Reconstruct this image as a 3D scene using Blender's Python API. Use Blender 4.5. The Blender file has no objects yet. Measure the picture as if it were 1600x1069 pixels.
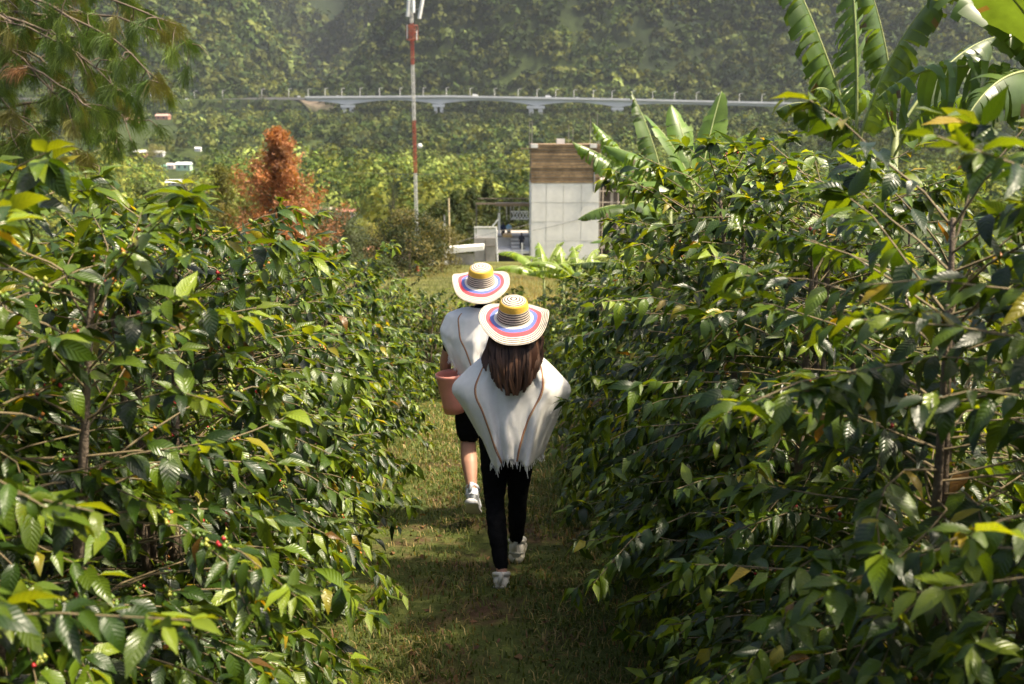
import bpy, math, random
import numpy as np
from mathutils import Matrix, Vector
R = math.radians
scene = bpy.context.scene
COL = scene.collection

# ------------------------------------------------------------------ camera, sky, sun, exposure
CAMZ, PITCH, FPX = 2.1, R(12), 1556.0
cam = bpy.data.cameras.new('camera')
cam.lens = 35; cam.sensor_width = 36; cam.clip_start = 0.05; cam.clip_end = 12000
cam.dof.use_dof = True; cam.dof.focus_distance = 5.0; cam.dof.aperture_fstop = 3.6
cam_o = bpy.data.objects.new('camera', cam); COL.objects.link(cam_o)
cam_o.location = (0, 0, CAMZ); cam_o.rotation_euler = (R(90) - PITCH, 0, 0)
scene.camera = cam_o

SUN_ELEV, SUN_AZ = R(58), R(95)          # azimuth clockwise from +Y (ahead of the camera); negative = left
world = bpy.data.worlds.new('World'); scene.world = world; world.use_nodes = True
wn = world.node_tree.nodes; wl = world.node_tree.links
sky = wn.new('ShaderNodeTexSky'); sky.sky_type = 'NISHITA'; sky.sun_disc = False
sky.sun_elevation = SUN_ELEV; sky.sun_rotation = SUN_AZ
sky.air_density = 1.0; sky.dust_density = 6.0; sky.ozone_density = 1.0
wl.new(sky.outputs[0], wn['Background'].inputs[0]); wn['Background'].inputs[1].default_value = 0.125
sun = bpy.data.lights.new('sun', 'SUN'); sun.energy = 5.0; sun.angle = R(2.5); sun.color = (1.0, 0.88, 0.66)
sun_o = bpy.data.objects.new('sun', sun); COL.objects.link(sun_o)
sd = Vector((math.sin(SUN_AZ) * math.cos(SUN_ELEV), math.cos(SUN_AZ) * math.cos(SUN_ELEV), math.sin(SUN_ELEV)))
sun_o.rotation_euler = sd.to_track_quat('Z', 'Y').to_euler(); sun_o.location = sd * 60
cy = scene.cycles; cy.max_bounces = 6; cy.diffuse_bounces = 3; cy.glossy_bounces = 2; cy.transmission_bounces = 3; cy.volume_bounces = 0
vs = scene.view_settings
vs.view_transform = 'Standard'; vs.look = 'None'; vs.exposure = 1.15; vs.gamma = 1.0; vs.use_curve_mapping = False

# ------------------------------------------------------------------ helpers
def at(px, py, Y):
    """the point at distance Y that the photograph shows at pixel (px, py)"""
    v = (534.5 - py) / FPX; x = (px - 800) / FPX
    dy = math.cos(PITCH) + v * math.sin(PITCH); dz = -math.sin(PITCH) + v * math.cos(PITCH)
    k = Y / dy
    return np.array([x * k, Y, CAMZ + dz * k])

def project(P):
    y = P[:, 1]; z = P[:, 2] - CAMZ
    d = y * math.cos(PITCH) - z * math.sin(PITCH); v = y * math.sin(PITCH) + z * math.cos(PITCH)
    d2 = np.maximum(d, 0.05)
    return 800 + FPX * P[:, 0] / d2, 534.5 - FPX * v / d2, d

def hash2(i, j, s):
    n = np.sin(i * 127.1 + j * 311.7 + s * 74.7) * 43758.5453
    return n - np.floor(n)
def vnoise(x, y, s=0):
    x = np.asarray(x, float); y = np.asarray(y, float)
    i = np.floor(x); j = np.floor(y); f = x - i; g = y - j
    f = f * f * (3 - 2 * f); g = g * g * (3 - 2 * g)
    return ((hash2(i, j, s) * (1 - f) + hash2(i + 1, j, s) * f) * (1 - g) +
            (hash2(i, j + 1, s) * (1 - f) + hash2(i + 1, j + 1, s) * f) * g) * 2 - 1
def fbm(x, y, s=0, o=4):
    t = 0; a = 1
    for k in range(o):
        t = t + a * vnoise(x * 2 ** k, y * 2 ** k, s + k); a *= 0.5
    return t
def sstep(a, b, x):
    t = np.clip((np.asarray(x, float) - a) / (b - a), 0, 1); return t * t * (3 - 2 * t)

class MB:
    """collects verts, faces (any size), a colour per face"""
    def __init__(s): s.v = []; s.n = 0; s.f = []; s.c = []; s.uv = None
    def add(s, V, F, col=None):
        V = np.asarray(V, float).reshape(-1, 3); b = s.n; s.v.append(V); s.n += len(V)
        for f in F: s.f.append([b + i for i in f])
        if col is None: col = (0.5, 0.5, 0.5)
        s.c.extend(col if isinstance(col, list) else [col] * len(F))
        return s
    def box(s, x0, x1, y0, y1, z0, z1, col=None):
        V = [(x0,y0,z0),(x1,y0,z0),(x1,y1,z0),(x0,y1,z0),(x0,y0,z1),(x1,y0,z1),(x1,y1,z1),(x0,y1,z1)]
        return s.add(V, [(0,3,2,1),(4,5,6,7),(0,1,5,4),(1,2,6,5),(2,3,7,6),(3,0,4,7)], col)
    def tube(s, P, r, n=6, col=None, ell=None, ax=None, cap=True):
        V, F = tube(P, r, n, ell, ax, cap); return s.add(V, F, col)

def tube(P, r, n=6, ell=None, ax=None, cap=True):
    P = np.asarray(P, float); m = len(P)
    r = np.full(m, r, float) if np.isscalar(r) else np.asarray(r, float)
    T = np.gradient(P, axis=0); T /= np.linalg.norm(T, axis=1)[:, None] + 1e-12
    ref = np.array(ax if ax is not None else ((0.3, 0.2, 1.0) if abs(T[0][2]) < 0.8 else (1.0, 0.1, 0.0)), float)
    A = ref[None] - (T @ ref)[:, None] * T; A /= np.linalg.norm(A, axis=1)[:, None] + 1e-12
    B = np.cross(T, A)
    th = np.arange(n) / n * 2 * math.pi
    e = np.ones(m) if ell is None else (np.full(m, ell, float) if np.isscalar(ell) else np.asarray(ell, float))
    V = P[:, None] + r[:, None, None] * (np.cos(th)[None, :, None] * A[:, None] + (e[:, None] * np.sin(th)[None])[..., None] * B[:, None])
    V = V.reshape(-1, 3); F = []
    for i in range(m - 1):
        for k in range(n):
            k2 = (k + 1) % n
            F.append((i*n+k, i*n+k2, (i+1)*n+k2, (i+1)*n+k))
    if cap:
        F.append(tuple(range(n))[::-1]); F.append(tuple((m-1)*n + k for k in range(n)))
    return V, F

def curve_pts(P, n):
    """smooth (Catmull-Rom) resample of control points"""
    P = np.asarray(P, float); m = len(P)
    Q = np.vstack([2*P[0]-P[1], P, 2*P[-1]-P[-2]])
    out = []
    for t in np.linspace(0, m - 1, n):
        i = min(int(t), m - 2); f = t - i
        a, b, c, d = Q[i], Q[i+1], Q[i+2], Q[i+3]
        out.append(0.5*((2*b)+(c-a)*f+(2*a-5*b+4*c-d)*f*f+(3*b-a-3*c+d)*f**3))
    return np.array(out)

def mesh_from(name, V, F, col=None, dom='FACE', mat=None, smooth=True, uv=None):
    me = bpy.data.meshes.new(name)
    if isinstance(F, np.ndarray):
        n, k = F.shape
        me.vertices.add(len(V)); me.vertices.foreach_set('co', np.asarray(V, np.float32).ravel())
        me.loops.add(n * k); me.loops.foreach_set('vertex_index', F.astype(np.int32).ravel())
        me.polygons.add(n); me.polygons.foreach_set('loop_start', np.arange(0, n*k, k, dtype=np.int32))
        me.update(calc_edges=True)
    else:
        me.from_pydata([tuple(v) for v in V], [], F)
    if col is not None:
        a = me.attributes.new('tint', 'FLOAT_COLOR', dom)
        c = np.ones((len(col), 4), np.float32); c[:, :3] = np.asarray(col, np.float32)
        a.data.foreach_set('color', c.ravel())
    if uv is not None:
        a = me.attributes.new('lc', 'FLOAT2', 'POINT')
        a.data.foreach_set('vector', np.asarray(uv, np.float32).ravel())
    if smooth: me.polygons.foreach_set('use_smooth', np.ones(len(me.polygons), bool))
    if mat: me.materials.append(mat)
    me.update()
    return me

def link(name, data, parent=None, loc=None):
    o = bpy.data.objects.new(name, data); COL.objects.link(o)
    if parent is not None: o.parent = parent
    if loc is not None: o.location = [float(x) for x in loc]
    return o
def build(name, mb, mat, parent=None, smooth=False, loc=None):
    V = np.vstack(mb.v)
    return link(name, mesh_from(name, V, mb.f, mb.c, 'FACE', mat, smooth), parent, loc)
def tag(o, label=None, cat=None, group=None, kind=None):
    if label: o['label'] = label
    if cat: o['category'] = cat
    if group: o['group'] = group
    if kind: o['kind'] = kind
    return o
def thing(name, loc, label, cat, group=None, rz=0):
    o = link(name, None, None, loc); o.rotation_euler = (0, 0, rz); o.empty_display_size = 0.2
    return tag(o, label, cat, group)
def boxpart(name, parent, mat, *b, col=None):
    return build(name, MB().box(*b, col=col), mat, parent)

# ------------------------------------------------------------------ materials
def mat_new(name):
    m = bpy.data.materials.new(name); m.use_nodes = True
    return m, m.node_tree.nodes, m.node_tree.links, m.node_tree.nodes['Principled BSDF']
def mix_rgb(n, l, fac, a, b, mode='MIX'):
    x = n.new('ShaderNodeMix'); x.data_type = 'RGBA'; x.blend_type = mode
    for s, v in ((0, fac), (6, a), (7, b)):
        if hasattr(v, 'links') or isinstance(v, bpy.types.NodeSocket): l.new(v, x.inputs[s])
        else: x.inputs[s].default_value = v if s == 0 else (*v, 1)
    return x.outputs[2]
def noise_tex(n, l, scale, detail=4, vec=None, rough=0.6):
    t = n.new('ShaderNodeTexNoise'); t.inputs['Scale'].default_value = scale; t.inputs['Detail'].default_value = detail
    t.inputs['Roughness'].default_value = rough
    if vec is not None: l.new(vec, t.inputs['Vector'])
    return t.outputs['Fac']
def ramp(n, l, src, stops):
    r = n.new('ShaderNodeValToRGB'); l.new(src, r.inputs[0])
    e = r.color_ramp.elements
    while len(e) < len(stops): e.new(0.5)
    for i, (p, c) in enumerate(stops): e[i].position = p; e[i].color = (*c, 1) if not np.isscalar(c) else (c, c, c, 1)
    return r.outputs[0]
def math_n(n, l, op, a, b=None, c=None):
    x = n.new('ShaderNodeMath'); x.operation = op
    for i, v in enumerate((a, b, c)):
        if v is None: continue
        if isinstance(v, bpy.types.NodeSocket): l.new(v, x.inputs[i])
        else: x.inputs[i].default_value = v
    return x.outputs[0]

def simple(name, col, rough=0.7, var=0.25, scale=6, bump=0.2, bscale=40, tint=False, metallic=0, spec=0.4, obj=False):
    """plain surface: colour with noise variation, wear and fine relief"""
    m, n, l, p = mat_new(name)
    tc = n.new('ShaderNodeTexCoord')
    if tint:
        at_ = n.new('ShaderNodeAttribute'); at_.attribute_name = 'tint'; base = at_.outputs['Color']
    else:
        rg = n.new('ShaderNodeRGB'); rg.outputs[0].default_value = (*col, 1); base = rg.outputs[0]
    f = noise_tex(n, l, scale, 6, tc.outputs['Object'], 0.65)
    g = ramp(n, l, f, [(0.25, 1 - var), (0.75, 1 + var * 0.6)])
    c = mix_rgb(n, l, 1.0, base, g, 'MULTIPLY')
    l.new(c, p.inputs['Base Color']); p.inputs['Roughness'].default_value = rough; p.inputs['Metallic'].default_value = metallic
    p.inputs['Specular IOR Level'].default_value = spec
    if bump:
        b = n.new('ShaderNodeBump'); b.inputs['Strength'].default_value = bump; b.inputs['Distance'].default_value = 0.02
        l.new(noise_tex(n, l, bscale, 4, tc.outputs['Object']), b.inputs['Height']); l.new(b.outputs[0], p.inputs['Normal'])
    return m

def foliage(name, rough=0.4, trans=0.35, warm=(1.5, 1.35, 0.45), veins=False, spec=0.5, nz=0.0, nscale=0.3):
    """leaf: colour from the leaf's own tint, paler underside, light passing through"""
    m, n, l, p = mat_new(name)
    a = n.new('ShaderNodeAttribute'); a.attribute_name = 'tint'; c = a.outputs['Color']
    oi = n.new('ShaderNodeObjectInfo')
    if veins:
        lc = n.new('ShaderNodeAttribute'); lc.attribute_name = 'lc'
        sx = n.new('ShaderNodeSeparateXYZ'); l.new(lc.outputs['Vector'], sx.inputs[0])
        av = math_n(n, l, 'ABSOLUTE', sx.outputs[1])
        ph = math_n(n, l, 'MULTIPLY_ADD', av, -0.22, sx.outputs[0])          # side veins run forward to the margin
        w = math_n(n, l, 'SINE', math_n(n, l, 'MULTIPLY', ph, 62.0))
        w = math_n(n, l, 'MULTIPLY_ADD', w, 0.5, 0.5)
        mid = math_n(n, l, 'LESS_THAN', av, 0.05)
        vein = math_n(n, l, 'MAXIMUM', math_n(n, l, 'POWER', w, 8.0), mid)
        c = mix_rgb(n, l, math_n(n, l, 'MULTIPLY', vein, 0.35), c, mix_rgb(n, l, 1.0, c, (1.7, 1.5, 1.3), 'MULTIPLY'))
        tc = n.new('ShaderNodeTexCoord')
        sp = noise_tex(n, l, 22.0, 3, tc.outputs['Object'])
        c = mix_rgb(n, l, ramp(n, l, sp, [(0.68, 0.0), (0.76, 0.55)]), c, (0.16, 0.11, 0.02))
        br = math_n(n, l, 'MULTIPLY_ADD', oi.outputs['Random'], 0.6, 0.72)
        cc = n.new('ShaderNodeCombineColor')
        for k in range(3): l.new(br, cc.inputs[k])
        c = mix_rgb(n, l, 1.0, c, cc.outputs[0], 'MULTIPLY')
        bp = n.new('ShaderNodeBump'); bp.inputs['Strength'].default_value = 0.3; bp.inputs['Distance'].default_value = 0.003
        l.new(w, bp.inputs['Height']); l.new(bp.outputs[0], p.inputs['Normal'])
    if nz:
        tc = n.new('ShaderNodeTexCoord')
        f = noise_tex(n, l, nscale, 5, tc.outputs['Object'])
        c = mix_rgb(n, l, 1.0, c, ramp(n, l, f, [(0.3, 1 - nz), (0.7, 1 + nz)]), 'MULTIPLY')
    geo = n.new('ShaderNodeNewGeometry')
    cb = mix_rgb(n, l, math_n(n, l, 'MULTIPLY', geo.outputs['Backfacing'], 0.5), c, mix_rgb(n, l, 1.0, c, (1.7, 1.5, 1.6), 'MULTIPLY'))
    l.new(cb, p.inputs['Base Color']); p.inputs['Roughness'].default_value = rough; p.inputs['Specular IOR Level'].default_value = spec
    tr = n.new('ShaderNodeBsdfTranslucent'); l.new(mix_rgb(n, l, 1.0, c, warm, 'MULTIPLY'), tr.inputs['Color'])
    ms = n.new('ShaderNodeMixShader'); ms.inputs[0].default_value = trans
    l.new(p.outputs[0], ms.inputs[1]); l.new(tr.outputs[0], ms.inputs[2]); l.new(ms.outputs[0], n['Material Output'].inputs['Surface'])
    return m

M_COFFEE = foliage('coffee_leaf', 0.31, 0.34, (2.5, 2.0, 0.4), veins=True, spec=0.45)
M_BANANA = foliage('banana_leaf', 0.33, 0.42, (2.0, 1.7, 0.5), spec=0.45, nz=0.25, nscale=5)
M_TREE = foliage('tree_leaf', 0.6, 0.3, (1.6, 1.5, 0.5), spec=0.25)
M_FOREST = foliage('forest_leaf', 0.8, 0.2, (1.5, 1.4, 0.5), spec=0.1, nz=0.3, nscale=0.02)
M_NEEDLE = foliage('pine_needle', 0.45, 0.35, (1.6, 1.5, 0.5), spec=0.3)
M_GRASS = foliage('grass_blade', 0.55, 0.35, (1.5, 1.4, 0.5), spec=0.25)
M_BARK = simple('bark', (0.14, 0.105, 0.075), 0.9, 0.5, 18, 0.6, 60)
M_TWIG = simple('twig', (0.15, 0.115, 0.06), 0.8, 0.45, 25, 0.3, 90)
M_PSEUDO = simple('banana_stem', (0.16, 0.19, 0.06), 0.55, 0.5, 9, 0.3, 30)
M_RIB = simple('banana_rib', (0.30, 0.34, 0.12), 0.5, 0.3, 20, 0.1, 30)
M_CHERRY = simple('coffee_cherry', (1, 1, 1), 0.3, 0.15, 60, 0, tint=True, spec=0.5)
M_ANY = simple('painted', (1, 1, 1), 0.7, 0.18, 1.2, 0.15, 12, tint=True)
M_WHITE = simple('white_panel', (0.84, 0.81, 0.75), 0.6, 0.2, 0.8, 0.15, 8)
M_CONC = simple('concrete', (0.36, 0.33, 0.29), 0.9, 0.35, 1.4, 0.4, 10)
M_METAL = simple('steel', (0.30, 0.30, 0.30), 0.45, 0.3, 8, 0.1, 30, metallic=0.6)
M_BRIDGE = simple('bridge_concrete', (0.68, 0.67, 0.65), 0.9, 0.15, 0.05, 0)
M_CLOTHW = simple('white_wool', (0.88, 0.86, 0.83), 0.95, 0.07, 30, 0.55, 420, spec=0.1)
M_CLOTHT = simple('dyed_thread', (1, 1, 1), 0.9, 0.12, 90, 0.3, 300, tint=True, spec=0.1)
M_BLACK = simple('black_cloth', (0.006, 0.006, 0.0065), 0.9, 0.3, 20, 0.3, 200, spec=0.08)
M_SKIN = simple('skin', (0.38, 0.20, 0.135), 0.5, 0.12, 14, 0.05, 120, spec=0.35)
M_SHOE = simple('shoe', (1, 1, 1), 0.65, 0.2, 40, 0.2, 120, tint=True, spec=0.3)
M_STRAW = simple('woven_straw', (1, 1, 1), 0.75, 0.15, 120, 0.4, 260, tint=True, spec=0.25)
M_PINK = simple('coral_plastic', (0.66, 0.27, 0.21), 0.4, 0.12, 12, 0.05, 40)
def hair_mat():
    m, n, l, p = mat_new('hair')
    a = n.new('ShaderNodeAttribute'); a.attribute_name = 'tint'
    l.new(a.outputs['Color'], p.inputs['Base Color']); p.inputs['Roughness'].default_value = 0.5; p.inputs['Specular IOR Level'].default_value = 0.25
    p.inputs['Anisotropic'].default_value = 0.6; return m
M_HAIR = hair_mat()
def brick_mat(k=1.0):
    m, n, l, p = mat_new('clay_block')
    tc = n.new('ShaderNodeTexCoord'); mp = n.new('ShaderNodeMapping'); mp.inputs['Rotation'].default_value = (R(90), 0, 0)
    l.new(tc.outputs['Object'], mp.inputs[0])
    b = n.new('ShaderNodeTexBrick'); l.new(mp.outputs[0], b.inputs['Vector'])
    b.inputs['Scale'].default_value = 1.0; b.inputs['Brick Width'].default_value = 0.42; b.inputs['Row Height'].default_value = 0.27
    b.inputs['Mortar Size'].default_value = 0.018; b.inputs['Color1'].default_value = (0.46 * k, 0.31 * k, 0.17 * k, 1)
    b.inputs['Color2'].default_value = (0.33 * k, 0.215 * k, 0.115 * k, 1); b.inputs['Mortar'].default_value = (0.22, 0.17, 0.12, 1)
    f = noise_tex(n, l, 0.9, 6, tc.outputs['Object'], 0.7)
    l.new(mix_rgb(n, l, 1.0, b.outputs['Color'], ramp(n, l, f, [(0.3, 0.5), (0.7, 1.25)]), 'MULTIPLY'), p.inputs['Base Color'])
    p.inputs['Roughness'].default_value = 0.95; return m
M_BRICK = brick_mat(); M_BRICK2 = brick_mat(.62)
def ground_mat():
    m, n, l, p = mat_new('ground')
    tc = n.new('ShaderNodeTexCoord')
    a = n.new('ShaderNodeAttribute'); a.attribute_name = 'tint'
    f1 = noise_tex(n, l, 1.7, 6, tc.outputs['Object'], 0.7); f2 = noise_tex(n, l, 14, 6, tc.outputs['Object'], 0.75)
    soil = ramp(n, l, f2, [(0.25, (0.025, 0.016, 0.01)), (0.5, (0.075, 0.046, 0.026)), (0.8, (0.14, 0.09, 0.05))])
    turf = ramp(n, l, f2, [(0.25, (0.02, 0.03, 0.008)), (0.55, (0.07, 0.085, 0.022)), (0.8, (0.16, 0.15, 0.05))])
    near = mix_rgb(n, l, ramp(n, l, f1, [(0.36, 0.0), (0.5, 1.0)]), soil, turf)
    ff = noise_tex(n, l, 0.11, 10, tc.outputs['Object'], 0.9)
    far = mix_rgb(n, l, 1.0, a.outputs['Color'], ramp(n, l, ff, [(0.36, 0.25), (0.64, 1.7)]), 'MULTIPLY')
    l.new(mix_rgb(n, l, a.outputs['Alpha'], near, far), p.inputs['Base Color'])
    p.inputs['Roughness'].default_value = 0.95; p.inputs['Specular IOR Level'].default_value = 0.1
    b = n.new('ShaderNodeBump'); b.inputs['Strength'].default_value = 0.7; b.inputs['Distance'].default_value = 0.03
    l.new(f2, b.inputs['Height']); l.new(b.outputs[0], p.inputs['Normal'])
    return m
M_GROUND = ground_mat()

# ------------------------------------------------------------------ ground: one sheet from the path to the mountain crest
PROF_Y = np.array([0, 40, 88, 150, 350, 700, 1050, 1250, 1340, 1400, 1440, 1900, 2600, 3600])
def _pz(y, Y): return at(800, y, Y)[2]
PROF_Z = np.array([0, -4.19, -9.3, _pz(398, 150), _pz(345, 350), _pz(262, 700), _pz(210, 1050), _pz(193, 1250), _pz(184, 1340), _pz(158, 1400), _pz(146, 1440), _pz(62, 1900), _pz(-110, 2600), _pz(-260, 3600)])
def ground_z(X, Y):
    X = np.asarray(X, float); Y = np.asarray(Y, float)
    z = np.interp(Y, PROF_Y, PROF_Z)
    # the bank left of the plantation falls away into the valley
    e = -0.13 * Y - 1.2
    z = z - 7.0 * sstep(0, 14, e - X) * sstep(26, 60, Y) * (1 - sstep(160, 420, Y))
    # spurs and gullies of the mountain
    k = sstep(250, 1500, Y); sx = X / np.maximum(Y, 1)
    road = np.maximum(np.exp(-((Y - 1350) / 130.0) ** 2), sstep(900, 1100, Y) * (1 - sstep(1400, 1500, Y)) * .9)
    spur = 165 * np.exp(-((X - 10 - 0.10 * (Y - 1700)) / 170) ** 2) * np.exp(-((Y - 1680) / 260) ** 2)
    gully = -130 * np.exp(-((X + 330 + 0.12 * (Y - 1700)) / 120) ** 2) * sstep(1380, 1750, Y)
    rsp = 130 * np.exp(-((X - 560) / 190) ** 2) * np.exp(-((Y - 1950) / 300) ** 2)
    lsp = 150 * np.exp(-((X + 720) / 220) ** 2) * np.exp(-((Y - 1750) / 300) ** 2)
    z = z + (spur + gully + rsp + lsp) * sstep(1390, 1560, Y)
    ledge = _pz(155, 1350) - np.interp(Y, PROF_Y, PROF_Z)
    z = z + np.maximum(ledge, 0) * sstep(1322, 1342, Y) * (1 - sstep(1380, 1400, Y)) * np.maximum(1 - sstep(-285, -262, X), sstep(345, 375, X))
    z = z + k * (1 - 0.97 * road) * ((34 + 70 * sstep(1450, 1800, Y)) * fbm(X / 300, Y / 420, 3, 4) + 9 * fbm(X / 70, Y / 70, 9, 3))
    rd = 1 - 2 * np.abs(vnoise(X / 230 + .35 * fbm(X / 260, Y / 260, 41, 2), Y / 1100 + 3, 42)); rd2 = 1 - 2 * np.abs(vnoise(X / 95 + .3 * fbm(X / 120, Y / 120, 45, 2), Y / 500, 46))
    z = z + sstep(1420, 1700, Y) * (75 * rd + 26 * rd2)
    z = z + sstep(90, 200, Y) * (1 - k) * 2.0 * fbm(X / 45, Y / 45, 5, 3)
    z = z + 0.035 * fbm(X * 1.3, Y * 1.3, 11, 3) * (1 - sstep(20, 60, Y))
    return z
def gz(x, y): return float(ground_z(np.array([x]), np.array([y]))[0])

def hit(px, py, y0=120, y1=3000):
    """where the line of sight through (px, py) meets the ground"""
    Y = np.geomspace(y0, y1, 1500); p1 = at(px, py, 1000.0); k = Y / 1000.0
    X = p1[0] * k; Z = CAMZ + (p1[2] - CAMZ) * k
    w = np.nonzero(Z < ground_z(X, Y))[0]; i = w[0] if len(w) else len(Y) - 1
    return np.array([X[i], Y[i], Z[i]])

GRID_Y = np.concatenate([np.linspace(-6, 20, 100), np.geomspace(20.4, 1205, 90), np.linspace(1215, 2400, 115), np.geomspace(2440, 3600, 10)])
GRID_S = np.linspace(-1, 1, 181); GRID_S = np.sign(GRID_S) * np.abs(GRID_S) ** 1.25
def sheet_z(X, Y):
    """height of the ground sheet as meshed (between its vertices)"""
    i = np.clip(np.searchsorted(GRID_Y, Y) - 1, 0, len(GRID_Y) - 2); f = (Y - GRID_Y[i]) / (GRID_Y[i + 1] - GRID_Y[i])
    out = 0
    for k, w in ((0, 1 - f), (1, f)):
        yy = GRID_Y[i + k]; ww = 9 + np.maximum(yy, 0) * .85; s = np.clip(X / ww, -.999, .999); j = np.clip(np.searchsorted(GRID_S, s) - 1, 0, len(GRID_S) - 2)
        g = (s - GRID_S[j]) / (GRID_S[j + 1] - GRID_S[j]); out = out + w * (ground_z(GRID_S[j] * ww, yy) * (1 - g) + ground_z(GRID_S[j + 1] * ww, yy) * g)
    return out
def make_ground():
    Ys, S = GRID_Y, GRID_S
    YY, SS = np.meshgrid(Ys, S, indexing='ij')
    XX = SS * (9 + np.maximum(YY, 0) * 0.85)
    ZZ = ground_z(XX, YY)
    V = np.stack([XX, YY, ZZ], -1).reshape(-1, 3)
    nr, nc = YY.shape
    i, j = np.meshgrid(np.arange(nr - 1), np.arange(nc - 1), indexing='ij'); a = (i * nc + j).ravel()
    F = np.stack([a, a + 1, a + nc + 1, a + nc], -1)
    X, Y = V[:, 0], V[:, 1]
    dark = np.array([0.016, 0.024, 0.009]); lit = np.array([0.042, 0.058, 0.014]); bank = np.array([0.115, 0.115, 0.035])
    t = sstep(-0.1, 0.6, fbm(X / 210, Y / 260, 21, 4))[:, None]
    c = dark * (1 - t * .8) + lit * t * .8
    near = (1 - sstep(60, 160, Y))[:, None]; c = c * (1 - near) + bank * near
    cut = (np.exp(-((X + 300) / 55) ** 2) * np.exp(-((Y - 1395) / 30) ** 2))[:, None]
    c = c * (1 - cut) + np.array([0.17, 0.13, 0.10]) * cut
    me = mesh_from('ground', V, F, None, mat=M_GROUND)
    al = me.attributes.new('tint', 'FLOAT_COLOR', 'POINT')
    cc = np.ones((len(V), 4), np.float32); cc[:, :3] = c; cc[:, 3] = sstep(16, 30, Y)
    al.data.foreach_set('color', cc.ravel())
    tag(link('ground', me), kind='structure')
make_ground()

# ------------------------------------------------------------------ scattered leaf shapes -> one mesh (vectorised)
def frames(D, N):
    """per-item rotation: columns = side, along, normal"""
    D = D / (np.linalg.norm(D, axis=1)[:, None] + 1e-9)
    X = np.cross(D, N); X /= np.linalg.norm(X, axis=1)[:, None] + 1e-9
    N = np.cross(X, D)
    return np.stack([X, D, N], -1)
def scatter(T, TF, TUV, P, Fr, L):
    """copies of template T at P with frame Fr and size L -> verts, faces, uv"""
    V = np.einsum('nij,kj->nki', Fr, T) * np.asarray(L)[:, None, None] + P[:, None]
    F = TF[None] + (np.arange(len(P)) * len(T))[:, None, None]
    return V.reshape(-1, 3), F.reshape(-1, TF.shape[1]), np.tile(TUV, (len(P), 1))

NTH = ['first', 'second', 'third', 'fourth', 'fifth', 'sixth', 'seventh', 'eighth', 'ninth', 'tenth', 'eleventh', 'twelfth', 'thirteenth', 'fourteenth', 'fifteenth', 'sixteenth', 'seventeenth', 'eighteenth', 'nineteenth', 'twentieth']
def nth(i): return NTH[i] if i < 20 else ('thirtieth' if i == 29 else ('twenty-' if i < 29 else 'thirty-') + NTH[(i - 20) % 10])
# ------------------------------------------------------------------ houses in the valley
HOUSES = []
def house(px0, px1, py_ridge, py_eave, py_base, Y, wall, roof, label, win=2, depth=6):
    Y = hit((px0 + px1) / 2, py_base)[1]
    a = at(px0, py_base, Y); b = at(px1, py_eave, Y); rz_ = at(px0, py_ridge, Y)[2]
    W = b[0] - a[0]; h = b[2] - a[2]; rh = max(rz_ - b[2], .5); depth = W * .7
    HOUSES.append((a[0] + W / 2, Y, W))
    base = a[2]; root = thing('house', (a[0] + W / 2, Y, base), label, 'house', 'houses on the far valley slope')
    build('wall', MB().box(-W/2, W/2, 0, depth, -3.0, h, wall), M_ANY, root)
    e = .05 * W
    rf = MB().add([(-W/2-e, -e, h+.02), (W/2+e, -e, h+.02), (W/2+e, depth/2, h+rh), (-W/2-e, depth/2, h+rh), (W/2+e, depth+e, h+.02), (-W/2-e, depth+e, h+.02),
                   (-W/2-e, -e, h-.15), (W/2+e, -e, h-.15), (W/2+e, depth+e, h-.15), (-W/2-e, depth+e, h-.15)],
                  [(0,1,2,3), (3,2,4,5), (6,7,1,0), (8,9,5,4), (0,3,5), (1,4,2), (9,8,7,6), (6,0,5,9), (7,8,4,1)], roof)
    build('roof', rf, M_ANY, root)
    for i in range(win):
        wx = -W/2 + W * .88 * (i + .5) / win
        boxpart('window', root, M_ANY, wx - W * .07, wx + W * .07, -.06, .1, h * .35, h * .8, col=(.04, .04, .05))
    boxpart('door', root, M_ANY, W * .40, W * .47, -.06, .1, 0, h * .7, col=(.16, .09, .05))
EARTH = (.26, .14, .08)
house(203, 225, 234.5, 238, 247, 420, EARTH, (.75, .74, .72), 'brown house with white roof, upper left in the valley', 3)
house(238, 254, 235.5, 239, 246, 430, (.5, .5, .52), (.6, .6, .6), 'grey house with pale roof beside the brown house', 2)
house(193, 210, 254, 257, 262, 400, (.55, .5, .45), (.7, .7, .7), 'low pale house below the brown house', 2)
house(275, 296, 253.5, 257, 266, 390, (.42, .6, .45), (.75, .8, .76), 'mint green house with white roof', 2)
house(252, 259, 258, 261, 266, 392, (.1, .4, .28), (.2, .45, .35), 'small dark green shed beside the mint house', 1, 3)
house(260, 271, 255, 258, 264, 398, (.6, .5, .48), (.6, .52, .5), 'small pinkish house left of the mint house', 1, 4)
house(259, 286, 281, 285, 290, 350, (.6, .58, .52), (.78, .77, .74), 'long white roofed house above the olive tree', 3)
house(524, 552, 327, 331, 338, 300, (.62, .55, .5), (.42, .17, .12), 'house with reddish roof below the lit trees', 3)
house(500, 519, 324, 327, 333, 310, (.5, .47, .42), (.48, .40, .32), 'small tan house right of the orange tree', 2)
house(569, 592, 388, 392, 409, 150, (.62, .38, .12), (.45, .2, .12), 'yellow orange house beside the dark tree', 2)
house(304, 313, 230, 232, 236, 440, (.7, .7, .72), (.75, .75, .75), 'tiny white house alone among dark trees', 1, 4)
house(196, 214, 184, 187, 193, 900, (.5, .32, .24), (.42, .24, .18), 'distant brick house below the mountain road', 2)
house(243, 262, 178, 181, 187, 930, (.45, .22, .16), (.5, .3, .24), 'distant reddish house right of the brick house below the road', 2)
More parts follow.
